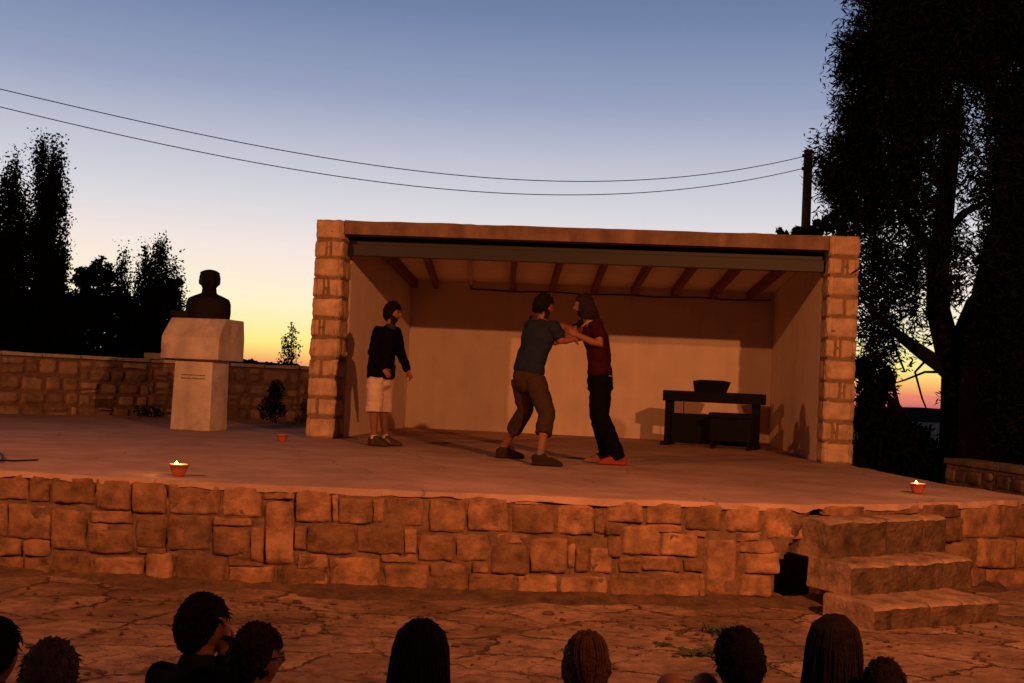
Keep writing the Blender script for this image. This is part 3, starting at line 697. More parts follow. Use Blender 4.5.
# ------------------------------------------------------------------ candle bowls
def bowl(px, py, label, flame, s=1.0):
    p = onz(px, py, SZ); o = thing('candle_bowl', p+Vector((0, 0, .002))); tag(o, label, 'candle bowl', 'clay candle bowls on the stage')
    r = .072*s; h = .088*s
    m = MB(); m.lathe((0, 0, 0), [(r*.55, 0), (r*.6, .006), (r*.82, h*.5), (r*.97, h*.86), (r*1.05, h*.88), (r*1.05, h), (r*.93, h), (r*.86, h*.78), (r*.6, h*.7)], 24)
    m.build('bowl', TERRA, o, smooth=True)
    m = MB(); m.lathe((0, 0, 0), [(r*.5, h*.5), (r*.89, h*.76), (r*.925, h*.985), (r*.3, h*.99)], 20); m.build('wax', HOTWAX if flame else WAX, o, smooth=True)
    if flame:
        fx = -r*.25
        m = MB(); m.lathe((fx, -.01, h*.88), [(.004, 0), (.013, .006), (.015, .013), (.010, .022), (.004, .030), (.0008, .034)], 12); m.build('flame', FLAME, o, smooth=True)
        l = bpy.data.lights.new('candle_light', 'POINT'); l.energy = flame; l.color = (1, .45, .12); l.shadow_soft_size = .012
        lo = bpy.data.objects.new('candle_light', l); COL.objects.link(lo); lo.parent = o; lo.location = (fx, -.01, h+.05)
    return o
bowl(178.5, 476, 'burning candle in a clay bowl on the left front edge of the stage', 1.6)
bowl(917.5, 493.5, 'burning candle in a clay bowl at the right above the steps', .9)
bowl(282, 442, 'unlit clay candle bowl on the floor by the left shelter pillar', 0)

# ------------------------------------------------------------------ digital piano and its bench
pA = onz(666, 444, SZ); pB = onz(757, 450.5, SZ)
Yp = 17.9; pA = at(664.5, 443, Yp+.25); pB = at(757.5, 450, Yp-.28)
pA.z = pB.z = SZ
e = pB-pA; ln = e.length; ang = math.atan2(e.y, e.x)
pn = thing('digital_piano', (pA+pB)/2, ang); tag(pn, 'black digital piano with side legs and a tilted music rest inside the shelter', 'piano')
hp = .85; hl = ln/2
m = MB(); m.box(-hl+.005, hl+.07, -.26, .22, hp-.165, hp); m.build('keyboard_case', BLACK, pn, bevel=.01)
for s in (-1, 1):
    m = MB(); x = s*(hl-.05); m.box(x-.045, x+.045, -.08, .18, .05, hp-.165); m.box(x-.055, x+.055, -.28, .25, 0, .055); m.build('leg', BLACK, pn, bevel=.006)
m = MB(); m.box(-hl+.096, hl-.096, -.02, .01, .035, .50); m.build('front_panel', BLACK, pn, bevel=.004)
m = MB(); XO = -.13
m.add([(q_[0]+XO, q_[1], q_[2]) for q_ in [(-.16, .02, hp), (.34, .02, hp), (.34, .06, hp), (-.16, .06, hp)]+[(-.205, .10, hp+.165), (.39, .10, hp+.165), (.39, .13, hp+.165), (-.205, .13, hp+.165)]+[(-.08, .105, hp+.187), (.26, .105, hp+.187), (.26, .133, hp+.187), (-.08, .133, hp+.187)]],
    [(0,1,5,4),(1,2,6,5),(2,3,7,6),(3,0,4,7),(3,2,1,0),(4,5,9,8),(5,6,10,9),(6,7,11,10),(7,4,8,11),(8,9,10,11)]); m.build('music_rest', BLACK, pn)
m = MB(); m.tube([(-.47, .1, hp-.16), (-.46, .1, .48)], .006, n=5); m.build('pedal_cord', BLACK, pn)
bn = thing('piano_bench', pn.location+Vector((math.cos(ang)*.40+math.sin(ang)*.42, math.sin(ang)*.40-math.cos(ang)*.42, 0)), ang); tag(bn, 'black padded piano bench standing in front of the piano', 'bench')
m = MB(); m.box(-.33, .33, -.16, .16, .46, .545); m.build('seat', BLACK, bn, bevel=.02)
m = MB(); m.box(-.31, .31, -.13, .13, .12, .459); m.build('apron', BLACK, bn, bevel=.004)
for x in (-.27, .27):
    for y in (-.11, .11): m = MB(); m.box(x-.022, x+.022, y-.022, y+.022, 0, .369); m.build('leg', BLACK, bn, bevel=.004)

# ------------------------------------------------------------------ people
def hand(mb, wrist, dirn, palm_n, curl=.5, s=1.0, thumb_side=1):
    """palm, four unequal bent fingers and a thumb leaving the side of the palm"""
    d = Vector(dirn).normalized(); n = Vector(palm_n); n = (n-d*n.dot(d)).normalized(); sd = d.cross(n)*thumb_side
    w0 = Vector(wrist)
    mb.tube([w0-d*.02*s, w0+d*.03*s, w0+d*.085*s], [(.027*s, .019*s), (.037*s, .017*s), (.040*s, .014*s)], n=12, side=sd)
    for k, (o, l) in enumerate(((.030, .070), (.0105, .080), (-.0095, .074), (-.029, .058))):
        b = w0+d*.080*s+sd*o*s; p = [b-d*.02*s, b]; a = 0
        q = b; dd = d.copy()
        for seg in (.45, .30, .25):
            a += curl*(.9 if seg != .45 else .6); dd = (d*math.cos(a)+n*math.sin(a)+sd*(o*1.2)).normalized(); q = q+dd*l*seg*s; p.append(q)
        mb.tube(p, [.009*s, .0093*s, .0088*s, .008*s, .007*s], n=8)
    b = w0+d*.022*s+sd*.026*s; q1 = b+(d*.55+sd*.75+n*.25).normalized()*.045*s; q2 = q1+(d*.85+sd*.25+n*.45*curl*2).normalized()*.032*s
    mb.tube([b-sd*.012*s, b, q1, q2], [.013*s, .013*s, .0105*s, .008*s], n=8)
def limb(mb, pts, rad, n=12, side=None): mb.tube(pts, rad, n=n, side=side)
def mids(pts, rad, bulge=1.08):
    """adds a fuller point on each bone so that limbs taper from a muscle"""
    P = [Vector(p) for p in pts]; out = [P[0]]; rr = [rad[0]]
    for i in range(len(P)-1):
        f = lambda r, k: r*k if isinstance(r, (int, float)) else (r[0]*k, r[1]*k)
        a = rad[i] if isinstance(rad[i], (int, float)) else sum(rad[i])/2; b = rad[i+1] if isinstance(rad[i+1], (int, float)) else sum(rad[i+1])/2
        out += [P[i].lerp(P[i+1], .35), P[i+1]]; rr += [(a*.62+b*.38)*bulge, rad[i+1]]
    return out, rr
def shoe(mb, heel, toe, s=1.0):
    heel = Vector(heel); toe = Vector(toe); d = toe-heel; d.z = 0; l = d.length; d.normalize()
    z = min(heel.z, toe.z); up = Vector((0, 0, 1))
    pts = [heel+d*l*t for t in (.0, .12, .35, .6, .82, 1.0)]
    hh = [.044, .054, .052, .040, .030, .020]; ww = [.027, .034, .035, .041, .042, .027]
    pts = [Vector((p.x, p.y, z+h*s)) for p, h in zip(pts, hh)]
    mb.tube(pts, [(a*s, h*s) for a, h in zip(ww, hh)], n=14, side=d.cross(up))
    P_ = lambda t, zz, q=0: Vector((heel.x, heel.y, z))+d*l*t+up*zz*s
    mb.tube([P_(.20, .118), P_(.40, .088), P_(.62, .052)], [(.036*s, .022*s), (.036*s, .022*s), (.030*s, .016*s)], n=10, side=d.cross(up))
    mb.tube([P_(-.05, .010), P_(.15, .012), P_(.5, .012), P_(.85, .012), P_(1.04, .014)], [(.032*s, .012*s), (.041*s, .013*s), (.046*s, .013*s), (.045*s, .013*s), (.026*s, .011*s)], n=10, side=d.cross(up))
def person(label, px, py):
    p = onz(px, py, SZ); o = thing('person', p); tag(o, label, 'person'); return o
def kid(root, mb, name, mat, **kw):
    off = -root.location
    mb.v = [tuple(Vector(p)+off) for p in mb.v]
    ex = kw.pop('extra', None)
    if ex: kw['extra'] = [(a, Vector(b)+off, c) for a, b, c in ex]
    return mb.melt(name, mat, root, **kw)
def face_marks(c, M, s=1.0, beard=None):
    c = Vector(c); MI = M.inverted()
    def jaw(d):
        q = MI @ d; return abs(q.y) < .09 and -.13 < q.z < (-.046 if q.x > .055 else -.020+.25*(.02-q.x) if q.x > .0 else -1) and not (abs(q.y) < .018 and -.072 < q.z < -.052 and q.x > .07)
    return ([(beard, c, jaw)] if beard else [])+[(EYE_M, c+M @ Vector((.083*s, .029*s*q, .012*s)), .011*s) for q in (-1, 1)]+[(LIP, c+M @ Vector((.096*s, 0, -.062*s)), .016*s)]

# --- man in the black jacket
BEARD = hairm('short beard', (.016, .008, .006))
def man_jacket():
    B = 14.05
    P = lambda px, py, dy=0: at(px, py, B+dy)
    root = person('man in dark jacket and white shorts standing by the left wall of the shelter', 378, 446)
    F = Vector((.86, -.50, 0)); S = Vector((.50, .86, 0)); yaw = math.atan2(-.30, .95)
    pel = P(380.5, 377); chest = P(385, 345); neck = P(389.5, 327.5); hd = P(393, 313.8)
    shN = P(378.5, 331.5, -.15); shF = P(396, 332, .15)
    elN = P(372.5, 353.5, -.22); wrN = P(384, 369, -.24); elF = P(401, 354, .2); wrF = P(408.5, 371.5, .14)
    hipN = P(376, 382, -.09); hipF = P(384.5, 382, .09)
    knN = P(374, 411, -.13); knF = P(383.5, 411.5, .06); anN = P(374, 438, -.10); anF = P(385, 437, .08)
    anN.z = anF.z = SZ+.09
    b = MB(); sd = S
    b.tube([pel-Vector((0, 0, .06)), pel, pel.lerp(chest, .5), chest, chest.lerp(neck, .62), neck], [(.13, .11), (.16, .115), (.14, .10), (.165, .115), (.15, .095), (.06, .06)], n=20, side=S)
    b.tube([neck-Vector((0, 0, .05)), neck.lerp(hd, .6), hd-Vector((0, 0, .02))], [.062, .056, .055], n=14)
    M = add_head(b, hd, yaw)
    for sh_, el_, wr, dn in ((shN, elN, wrN, F), (shF, elF, wrF, F)):
        p, r = mids([sh_, el_, wr], [.052, .040, .027]); limb(b, p, r)
        hand(b, wr, wr-el_, Vector((0, -1, 0)).cross(Vector((0, 0, 1))) if False else (F*-.3+Vector((0, -.6 if sh_ is shF else .6, -.2))), .75, .95, 1)
    for hp_, kn, an in ((hipN, knN, anN), (hipF, knF, anF)):
        p, r = mids([hp_, kn, an], [.085, .056, .036]); limb(b, p, r)
        b.tube([an, an+F*.10-Vector((0, 0, .05))], [.036, .03], n=10)
    kid(root, b, 'body', SKIN, voxel=.0085, smooth=3, extra=face_marks(hd, M, 1, BEARD))
    h = MB(); hair_cap(h, hd, M, 1, 1.19, .42, -.22, .018, 3, -.62); add_locks(h, hd, M, 1.06, 260, random.Random(3), 1.8); h.v = [tuple(Vector(p)-root.location) for p in h.v]; h.build('hair', H_BLACK, root, smooth=True)
    j = MB()
    hem = P(380.5, 376.5)
    j.tube([hem, P(381, 365), P(383.5, 350), chest+Vector((0, 0, .02)), chest.lerp(neck, .7), neck+Vector((0, 0, -.015))], [(.185, .158), (.178, .148), (.178, .138), (.195, .142), (.175, .12), (.075, .08)], n=24, side=S)
    for sh_, el_, wr in ((shN, elN, wrN), (shF, elF, wrF)):
        p, r = mids([chest.lerp(neck, .62), sh_, el_, wr.lerp(el_, .10)], [.07, .072, .056, .043], 1.03); limb(j, p, r)
    j.tube([P(392, 377.5, -.06), P(393, 366, -.08)], [(.03, .03), (.03, .03)], n=8)
    kid(root, j, 'jacket', cloth('black jacket', (.004, .004, .005)), voxel=.011, smooth=2, wrinkle=.012, wscale=9)
    c = MB(); c.tube([neck+F*.035+Vector((0, 0, -.02)), neck+Vector((0, 0, .03))], [(.062, .066), (.06, .062)], n=16, side=S); kid(root, c, 'collar', cloth('shirt collar', (.03, .03, .032)), voxel=.009, smooth=2)
    t = MB()
    t.tube([P(380.5, 370), pel, P(380.3, 385)], [(.15, .12), (.172, .132), (.17, .135)], n=20, side=S)
    for hp_, kn in ((hipN, knN), (hipF, knF)):
        t.tube([hp_+Vector((0, 0, .03)), hp_.lerp(kn, .5), kn+(kn-hp_)*.03], [.108, .100, .100], n=16, cap=False)
    kid(root, t, 'shorts', cloth('white shorts', (.56, .44, .38)), voxel=.011, smooth=2, wrinkle=.011, wscale=10)
    pk = MB(); cc = hipN.lerp(knN, .62); pk.ball(cc+Vector((-.01, -.088, 0)), (.055, .022, .07)); kid(root, pk, 'pocket', cloth('pocket', (.50, .36, .30)), voxel=.009, smooth=2)
    for an, dr in ((anN, Vector((.80, -.6, 0))), (anF, Vector((.93, -.35, 0)))):
        k_ = MB(); k_.tube([an+Vector((0, 0, -.03)), an+Vector((0, 0, .045))], [.046, .043], n=12); kid(root, k_, 'sock', cloth('pale sock', (.55, .45, .38)), voxel=.009, smooth=2)
        s_ = MB(); hl_ = Vector((an.x, an.y, SZ+.004))-dr*.07; shoe(s_, hl_, hl_+dr*.29, 1.08); s_.tube([an+Vector((0, 0, -.05)), an+Vector((0, 0, .0))], [.052, .046], n=12); kid(root, s_, 'shoe', cloth('brown shoe', (.06, .04, .03)), voxel=.009, smooth=2)
man_jacket()

# --- man in the blue shirt, seen from behind
def man_blue():
    B = 12.15
    P = lambda px, py, dy=0: at(px, py, B+dy)
    root = person('man in blue grey shirt and knee length brown trousers gripping the other man', 533, 462)
    F = Vector((.62, .78, 0)); S = Vector((.78, -.62, 0)); yaw = math.atan2(.28, .96)
    pel = P(528, 376, .0); chest = P(538, 338); neck = P(543, 320.5); hd = P(543.8, 307)
    shL = P(529.5, 326.5, .16); shR = P(555, 327.5, -.12)
    elR = P(561, 341, -.10); wrR = P(573, 339.5, -.02)
    elL = P(556, 342, .34); wrL = P(573, 335, .34)
    hipL = P(521.5, 381, .10); hipR = P(535, 382, -.08)
    knL = P(525.5, 410, .16); anL = P(504.5, 446, .50); knR = P(546.5, 413, -.25); anR = P(540.5, 454, -.45)
    b = MB()
    b.tube([pel-Vector((0, 0, .06)), pel, pel.lerp(chest, .5), chest, chest.lerp(neck, .6), neck], [(.13, .11), (.155, .11), (.138, .095), (.17, .11), (.16, .09), (.06, .058)], n=20, side=S)
    b.tube([neck-Vector((0, 0, .05)), neck.lerp(hd, .6), hd-Vector((0, 0, .02))], [.062, .057, .055], n=14)
    M = add_head(b, hd, yaw, -.12)
    for sh_, el_, wr, pn_ in ((shR, elR, wrR, Vector((.2, .9, .1))), (shL, elL, wrL, Vector((.3, -.9, .1)))):
        p, r = mids([sh_, el_, wr], [.055, .043, .029]); limb(b, p, r)
        hand(b, wr, wr-el_+Vector((0, 0, .02)), pn_, .35, 1.0, 1 if sh_ is shL else -1)
    for hp_, kn, an, dr in ((hipL, knL, anL, Vector((.97, .2, 0))), (hipR, knR, anR, Vector((.97, -.1, 0)))):
        p, r = mids([hp_, kn, an], [.088, .058, .037]); limb(b, p, r)
        b.tube([an, an+dr*.10-Vector((0, 0, .05))], [.036, .03], n=10)
    kid(root, b, 'body', SKIN, voxel=.0085, smooth=3, extra=face_marks(hd, M, 1, BEARD))
    h = MB(); hair_cap(h, hd, M, 1, 1.15, .40, -.25, .014, 8, -.62); add_locks(h, hd, M, 1.03, 260, random.Random(8), 1.6); h.v = [tuple(Vector(p)-root.location) for p in h.v]; h.build('hair', H_BLACK, root, smooth=True)
    t = MB()
    t.tube([P(528.5, 371.5), P(531, 360), P(534.5, 348), chest+Vector((0, 0, .01)), chest.lerp(neck, .62), neck-Vector((0, 0, .02))], [(.172, .13), (.168, .122), (.172, .12), (.192, .13), (.178, .11), (.075, .072)], n=24, side=S)
    for sh_, el_ in ((shL, elL), (shR, elR)):
        p, r = [chest.lerp(neck, .62), sh_, sh_.lerp(el_, .62)], [.07, .074, .066]; limb(t, p, r)
    kid(root, t, 'shirt', cloth('blue grey shirt', (.016, .022, .036)), voxel=.011, smooth=2, wrinkle=.012, wscale=9)
    t = MB()
    t.tube([P(528.5, 369), pel, P(528, 386)], [(.15, .115), (.172, .130), (.165, .13)], n=20, side=S)
    t.tube([hipL+Vector((0, 0, .02)), hipL.lerp(knL, .5), knL, knL.lerp(anL, .56)], [.110, .098, .082, .080], n=16, cap=False)
    t.tube([hipR+Vector((0, 0, .02)), hipR.lerp(knR, .5), knR, knR.lerp(anR, .52)], [.112, .100, .086, .085], n=16, cap=False)
    kid(root, t, 'trousers', cloth('brown trousers', (.046, .027, .018)), voxel=.011, smooth=2, wrinkle=.010, wscale=9)
    for an, dr in ((anL, Vector((.97, .12, 0))), (anR, Vector((.97, -.12, 0)))):
        k_ = MB(); k_.tube([an+Vector((0, 0, -.03)), an+Vector((0, 0, .03))], [.046, .044], n=12); kid(root, k_, 'sock', cloth('grey sock', (.16, .13, .12)), voxel=.009, smooth=2)
        s_ = MB(); hl_ = Vector((an.x, an.y, SZ+.004))-dr*.075; shoe(s_, hl_, hl_+dr*.295, 1.15); s_.tube([Vector((an.x, an.y, SZ+.05)), Vector((an.x, an.y, an.z-.01))], [.05, .047], n=12); kid(root, s_, 'shoe', cloth('dark brown shoe', (.03, .02, .015)), voxel=.009, smooth=2)
man_blue()

# --- long haired man in the dark red shirt
def man_red():
    B = 12.35
    P = lambda px, py, dy=0: at(px, py, B+dy)
    root = person('long haired man in dark red shirt and black trousers leaning against the other man', 614, 465)
    F = Vector((-.98, .18, 0)); S = Vector((.18, .98, 0)); yaw = math.atan2(.05, -1)
    pel = P(600, 379); chest = P(596, 341); neck = P(590.5, 320.5); hd = P(583.6, 306.8)
    shN = P(597, 325.5, -.17); shF = P(589, 325, .17)
    elN = P(600, 345.5, -.24); wrN = P(576.5, 334.5, -.22)
    elF = P(570, 329, .22); wrF = P(542, 321, .16)
    hipN = P(600.5, 384, -.09); hipF = P(600, 384, .09); knN = P(600.5, 417, -.10); knF = P(598, 416, .12); anN = P(619, 456, -.02); anF = P(606, 452, .22)
    b = MB()
    b.tube([pel-Vector((0, 0, .06)), pel, pel.lerp(chest, .5), chest, chest.lerp(neck, .6), neck], [(.13, .11), (.155, .11), (.138, .095), (.165, .112), (.16, .092), (.06, .06)], n=20, side=S)
    b.tube([neck-Vector((0, 0, .05)), neck.lerp(hd, .6), hd-Vector((0, 0, .02))], [.062, .056, .055], n=14)
    M = add_head(b, hd, yaw, -.05)
    for sh_, el_, wr, pn_, ts, cu in ((shN, elN, wrN, Vector((0, .9, -.2)), -1, .3), (shF, elF, wrF, Vector((-.1, -.8, -.3)), 1, .25)):
        p, r = mids([sh_, el_, wr], [.054, .042, .029]); limb(b, p, r)
        hand(b, wr, wr-el_, pn_, cu, 1.0, ts)
    for hp_, kn, an in ((hipN, knN, anN), (hipF, knF, anF)):
        p, r = mids([hp_, kn, an], [.085, .056, .036]); limb(b, p, r)
        b.tube([an, an+F*.10-Vector((0, 0, .05))], [.036, .03], n=10)
    kid(root, b, 'body', SKIN, voxel=.0085, smooth=3, extra=face_marks(hd, M, 1, BEARD))
    h = MB(); hair_cap(h, hd, M, 1, 1.15, .48, -.3, .007, 13, -.9)
    for k in range(26):
        a = R(-118+236*k/25); rd = random.Random(k); d = Vector((-math.cos(a), math.sin(a), 0)); r0 = Vector((d.x*.098-.005, d.y*.082, .03))
        q = [hd+M @ r0]
        for s_ in range(1, 6):
            q.append(hd+M @ (r0+Vector((d.x*.006*s_-.008*s_+.006*math.sin(s_*1.7+k), d.y*.004*s_+.006*math.cos(s_*1.9+k), -.034*s_*rd.uniform(.9, 1.1)))))
        h.tube(q, [.012, .015, .017, .016, .013, .006], n=7)
    h.v = [tuple(Vector(p)-root.location) for p in h.v]; h.build('hair', H_BROWN, root, smooth=True)
    t = MB()
    t.tube([P(600, 374), P(599.5, 362), P(598.5, 350), chest+Vector((0, 0, .01)), chest.lerp(neck, .60), neck-Vector((0, 0, .045))], [(.168, .125), (.162, .118), (.165, .118), (.185, .132), (.172, .112), (.085, .08)], n=24, side=S)
    for sh_, el_ in ((shN, elN), (shF, elF)): limb(t, [chest.lerp(neck, .6), sh_, sh_.lerp(el_, .5)], [.07, .072, .066])
    kid(root, t, 'shirt', cloth('dark red shirt', (.032, .0065, .006)), voxel=.011, smooth=2, wrinkle=.012, wscale=9)
    c = MB(); ring = []
    for k in range(20):
        a = 2*math.pi*k/20; ring.append(neck+Vector((0, 0, -.012))+F*(.085*math.cos(a))+S*(.088*math.sin(a))+Vector((0, 0, -.06*max(0, math.cos(a)))))
    ring.append(ring[0]); c.tube(ring, .014, n=8, cap=False); kid(root, c, 'collar', cloth('pale collar', (.34, .2, .15)), voxel=.007, smooth=2)
    t = MB()
    t.tube([P(600, 371), pel, P(600.5, 389)], [(.152, .118), (.17, .134), (.165, .132)], n=20, side=S)
    t.tube([hipN, hipN.lerp(knN, .5), knN, knN.lerp(anN, .6), anN+Vector((.0, 0, -.02))], [.112, .105, .090, .077, .072], n=16, cap=False)
    t.tube([hipF, hipF.lerp(knF, .5), knF, knF.lerp(anF, .6), anF+Vector((0, 0, -.01))], [.112, .104, .088, .074, .066], n=16, cap=False)
    kid(root, t, 'trousers', cloth('black trousers', (.004, .004, .0045)), voxel=.011, smooth=2, wrinkle=.010, wscale=9)
    m = MB(); q = P(610.5, 376, -.13); m.box(q.x-.018, q.x+.018, q.y-.01, q.y+.01, q.z-.004, q.z+.004); m.v = [tuple(Vector(p)-root.location) for p in m.v]; m.build('label_tab', cloth('pale tab', (.25, .22, .2)), root)
    for an, dr, mt in ((anN, Vector((-.97, -.16, 0)), cloth('red shoe', (.24, .045, .035))), (anF, Vector((-.95, .2, 0)), cloth('pale shoe', (.24, .12, .08)))):
        s_ = MB(); hl_ = Vector((an.x, an.y, SZ+.004))-dr*.075; shoe(s_, hl_, hl_+dr*.30, 1.1); s_.tube([Vector((an.x, an.y, SZ+.05)), Vector((an.x, an.y, an.z-.01))], [.05, .046], n=12); so_ = kid(root, s_, 'shoe', mt, voxel=.009, smooth=2)
        k_ = MB(); m0 = hl_+dr*.13+Vector((0, 0, .03)); n_ = dr.cross(Vector((0, 0, 1)))
        k_.tube([m0-n_*.047, m0-n_*.038+Vector((0, 0, .05)), m0+Vector((0, 0, .075)), m0+n_*.038+Vector((0, 0, .05)), m0+n_*.047], [(.022, .007)]*5, n=8, side=dr); kid(so_, k_, 'stripe', cloth('pale stripe', (.36, .24, .19)), voxel=.006, smooth=1)
man_red()

# --- seated audience (on the ground, backs to us)
def sitter(label, px, py, Y, s=1.0, yaw=90, pitch=0, hair='short', hm=None, top=None, skin=SKIN, chin_hand=False, knees_up=False, turn=0, bare=False, glasses=False, wide=1.0):
    """px,py: middle of the head in the photograph, Y its distance; the body sits on the ground below it"""
    c = at(px, py, Y); root = thing('person', (c.x, c.y, .02)); tag(root, label, 'person', 'audience sitting on the ground in front of the stage'); RL = Vector(root.location)
    kz = (c.z-.02)/.745            # stretches the seated torso so that the head is where it is seen
    by = R(yaw-turn); F = Vector((math.cos(by), math.sin(by), 0)); S = Vector((-F.y, F.x, 0)); U = Vector((0, 0, 1))
    V = lambda f, l, z: F*f*s+S*l*s+U*z*kz
    b = MB()
    pel = V(-.10, 0, .12); ch = V(-.03, 0, .40); nk = V(-.02, 0, .585); hd = V(.0, 0, .745)
    hy = R(yaw)
    b.tube([V(-.1, 0, .05), pel, V(-.09, 0, .25), ch, V(-.02, 0, .52), nk], [(.15*s, .12*s), (.165*s, .125*s), (.14*s, .105*s), (.165*s, .115*s), (.15*s, .085*s), (.058*s, .056*s)], n=20, side=S)
    b.tube([nk-U*.04, nk.lerp(hd, .6), hd-U*.02], [.060*s, .054*s, .052*s], n=14)
    M = add_head(b, hd, hy, pitch, 0, s)
    arms = []
    for q in (-1, 1):
        sh_ = V(-.02, .175*q, .515); el_ = V(.10, .25*q, .30); wr = V(.30, .12*q, .22)
        if chin_hand and q == -1: wr = at(chin_hand[0]+3, chin_hand[1]+14, Y-.02)-Vector(root.location); el_ = wr+S*-.05-U*.20+F*.02
        arms.append((sh_, el_, wr)); p, r = mids([sh_, el_, wr], [.050*s, .039*s, .027*s]); limb(b, p, r)
        hand(b, wr, (U*.9-S*q*.25) if (chin_hand and q == -1) else F*.8-S*q*.5-U*.2, -U if not (chin_hand and q == -1) else -F, .55, s, -q)
    legs = []
    for q in (-1, 1):
        hip = V(-.06, .09*q, .11)
        if knees_up: kn = at(*knees_up[0 if q == -1 else 1], Y+(.05 if q == -1 else .0))-RL; an = Vector((kn.x, kn.y, .08))+F*.12; b.ball(kn, (.050, .050, .056)); b.ball(kn.lerp(hip, .12), .056)
        else: kn = V(.36, .27*q, .17); an = V(.30, -.07*q, .06)
        legs.append((hip, kn, an)); p, r = mids([hip, kn, an], [.085*s, .056*s, .036*s]); limb(b, p, r)
    b.melt('body', skin, root, voxel=.0075*s, smooth=3, extra=face_marks(hd, M, s))
    t = MB()
    t.tube([V(-.1, 0, .06), pel, V(-.09, 0, .25), ch, V(-.02, 0, .53), nk-U*.012, nk+U*.03], [(.17*s, .14*s), (.182*s, .145*s), (.165*s, .128*s), (.19*s, .135*s), (.178*s, .108*s), (.085*s, .08*s), (.066*s, .066*s)], n=24, side=S)
    for sh_, el_, wr in arms:
        p, r = mids([V(-.02, 0, .51), sh_, el_, wr.lerp(el_, .12)], [.065*s, .066*s, .052*s, .038*s], 1.02)
        if bare: p, r = [V(-.02, 0, .51), sh_, sh_.lerp(el_, .5)], [.065*s, .066*s, .060*s]
        limb(t, p, r)
    t.melt('top', top, root, voxel=.010, smooth=3, wrinkle=.006, wscale=11)
    t = MB()
    for hip, kn, an in legs:
        if knees_up: t.tube([hip, hip.lerp(kn, .45), hip.lerp(kn, .72)], [.105*s, .09*s, .082*s], n=14)
        else: t.tube([hip, hip.lerp(kn, .5), kn, kn.lerp(an, .85)], [.105*s, .09*s, .072*s, .056*s], n=14)
    t.tube([V(-.1, .10, .085), V(-.1, -.10, .085)], [.105*s, .105*s], n=16)
    t.melt('trousers', DARKCLOTH, root, voxel=.011, smooth=3, wrinkle=.006)
    for hip, kn, an in legs:
        d = (F if knees_up else (an-kn)*Vector((1, 1, 0))); d = Vector((d.x, d.y, 0)).normalized()
        s_ = MB(); a0 = Vector((an.x, an.y, -.008)); shoe(s_, a0-d*.06*s, a0+d*.20*s, s); s_.tube([a0+U*.05, a0+U*.09], [.045*s, .042*s], n=10); s_.melt('shoe', DARKCLOTH, root, voxel=.009, smooth=2)
    h = MB(); rd = random.Random(int(px))
    strands = []
    def fall(n, length, a0, a1, r, drift=.0, flare=.0, thick=.010, start=.04):
        for k in range(n):
            a = R(rd.uniform(a0, a1)); gx, gy = rd.gauss(0, .014), rd.gauss(0, .014); d = Vector((-math.cos(a), math.sin(a), 0)); lay = rd.uniform(.98, 1.12)
            r0 = Vector((d.x*.100*lay*s, d.y*.083*lay*s*wide, start*s)); q = [r0*.35+Vector((-.01*s, 0, .122*s)), r0*.82+Vector((0, 0, .062*s)), r0]
            m = 6; ll = length*rd.uniform(.9, 1.1)
            for i in range(1, m+1):
                f = i/m; q.append(r0+Vector((d.x*flare*f*s-.02*f*s+gx*f*s, d.y*flare*f*s+gy*f*s, -ll*f*s))+Vector((rd.uniform(-1, 1), rd.uniform(-1, 1), 0))*.004*s)
            tk = thick*rd.uniform(.75, 1.2)*s
            h.tube([hd+M @ p for p in q], [tk*.7]+[tk]*(m+1)+[tk*.4], n=6)
    if hair == 'short': hair_cap(h, hd, M, s, 1.12, .40, -.25, .009, px, -.80)
    elif hair == 'curly':
        hair_cap(h, hd, M, s, 1.10, .42, -.35, .010, px, -.85)
        for k in range(150):
            d = Vector((rd.gauss(0, 1), rd.gauss(0, 1), rd.gauss(0, 1))).normalized()
            if d.x > .45 and d.z < .4: continue
            if d.z < -.55: continue
            h.ball(hd+M @ Vector((d.x*.098*s, d.y*.080*s, d.z*.122*s)), rd.uniform(.008, .015)*s, nu=7, nv=5)
    elif hair == 'long':
        hair_cap(h, hd, M, s, 1.13, .45, -.3, .005, px, -.98); fall(300, .34, -128, 128, .1, thick=.0042, flare=.012)
    elif hair == 'tied':
        hair_cap(h, hd, M, s, 1.10, .40, -.45, .008, px, -.88)
        for k in range(120):
            a = R(rd.uniform(-112, 112)); lay = rd.uniform(.97, 1.06); d = Vector((-math.cos(a), math.sin(a), 0)); q = []
            for f in np.linspace(0, 1, 7):
                th = (1-f)*1.25+f*-.55
                q.append(Vector((-.104*math.cos(th)*(1-.0*f) if False else d.x*.107*math.cos(th)*(1-f)-.112*f*math.cos(th*.6), d.y*.088*math.cos(th)*(1-f**2), .135*math.sin(th)))*s)
            h.tube([hd+M @ (p*lay) for p in q], [.003*s, .0045*s, .0045*s, .0045*s, .0045*s, .004*s, .003*s], n=5)
        h.ball(hd+M @ Vector((-.125*s, 0, -.065*s)), (.036*s, .032*s, .034*s), M, 16, 12)
        for k in range(22):
            a = rd.uniform(-1, 1); h.tube([hd+M @ Vector((-.13*s, a*.02*s, -.07*s)), hd+M @ Vector((-.155*s, a*.035*s, -.14*s)), hd+M @ Vector((-.14*s, a*.04*s, -.24*s))], [.006*s, .008*s, .003*s], n=5)
    add_locks(h, hd, M, s, {'tied': 60, 'long': 160}.get(hair, 520), rd)
    h.build('hair', hm, root, smooth=True)
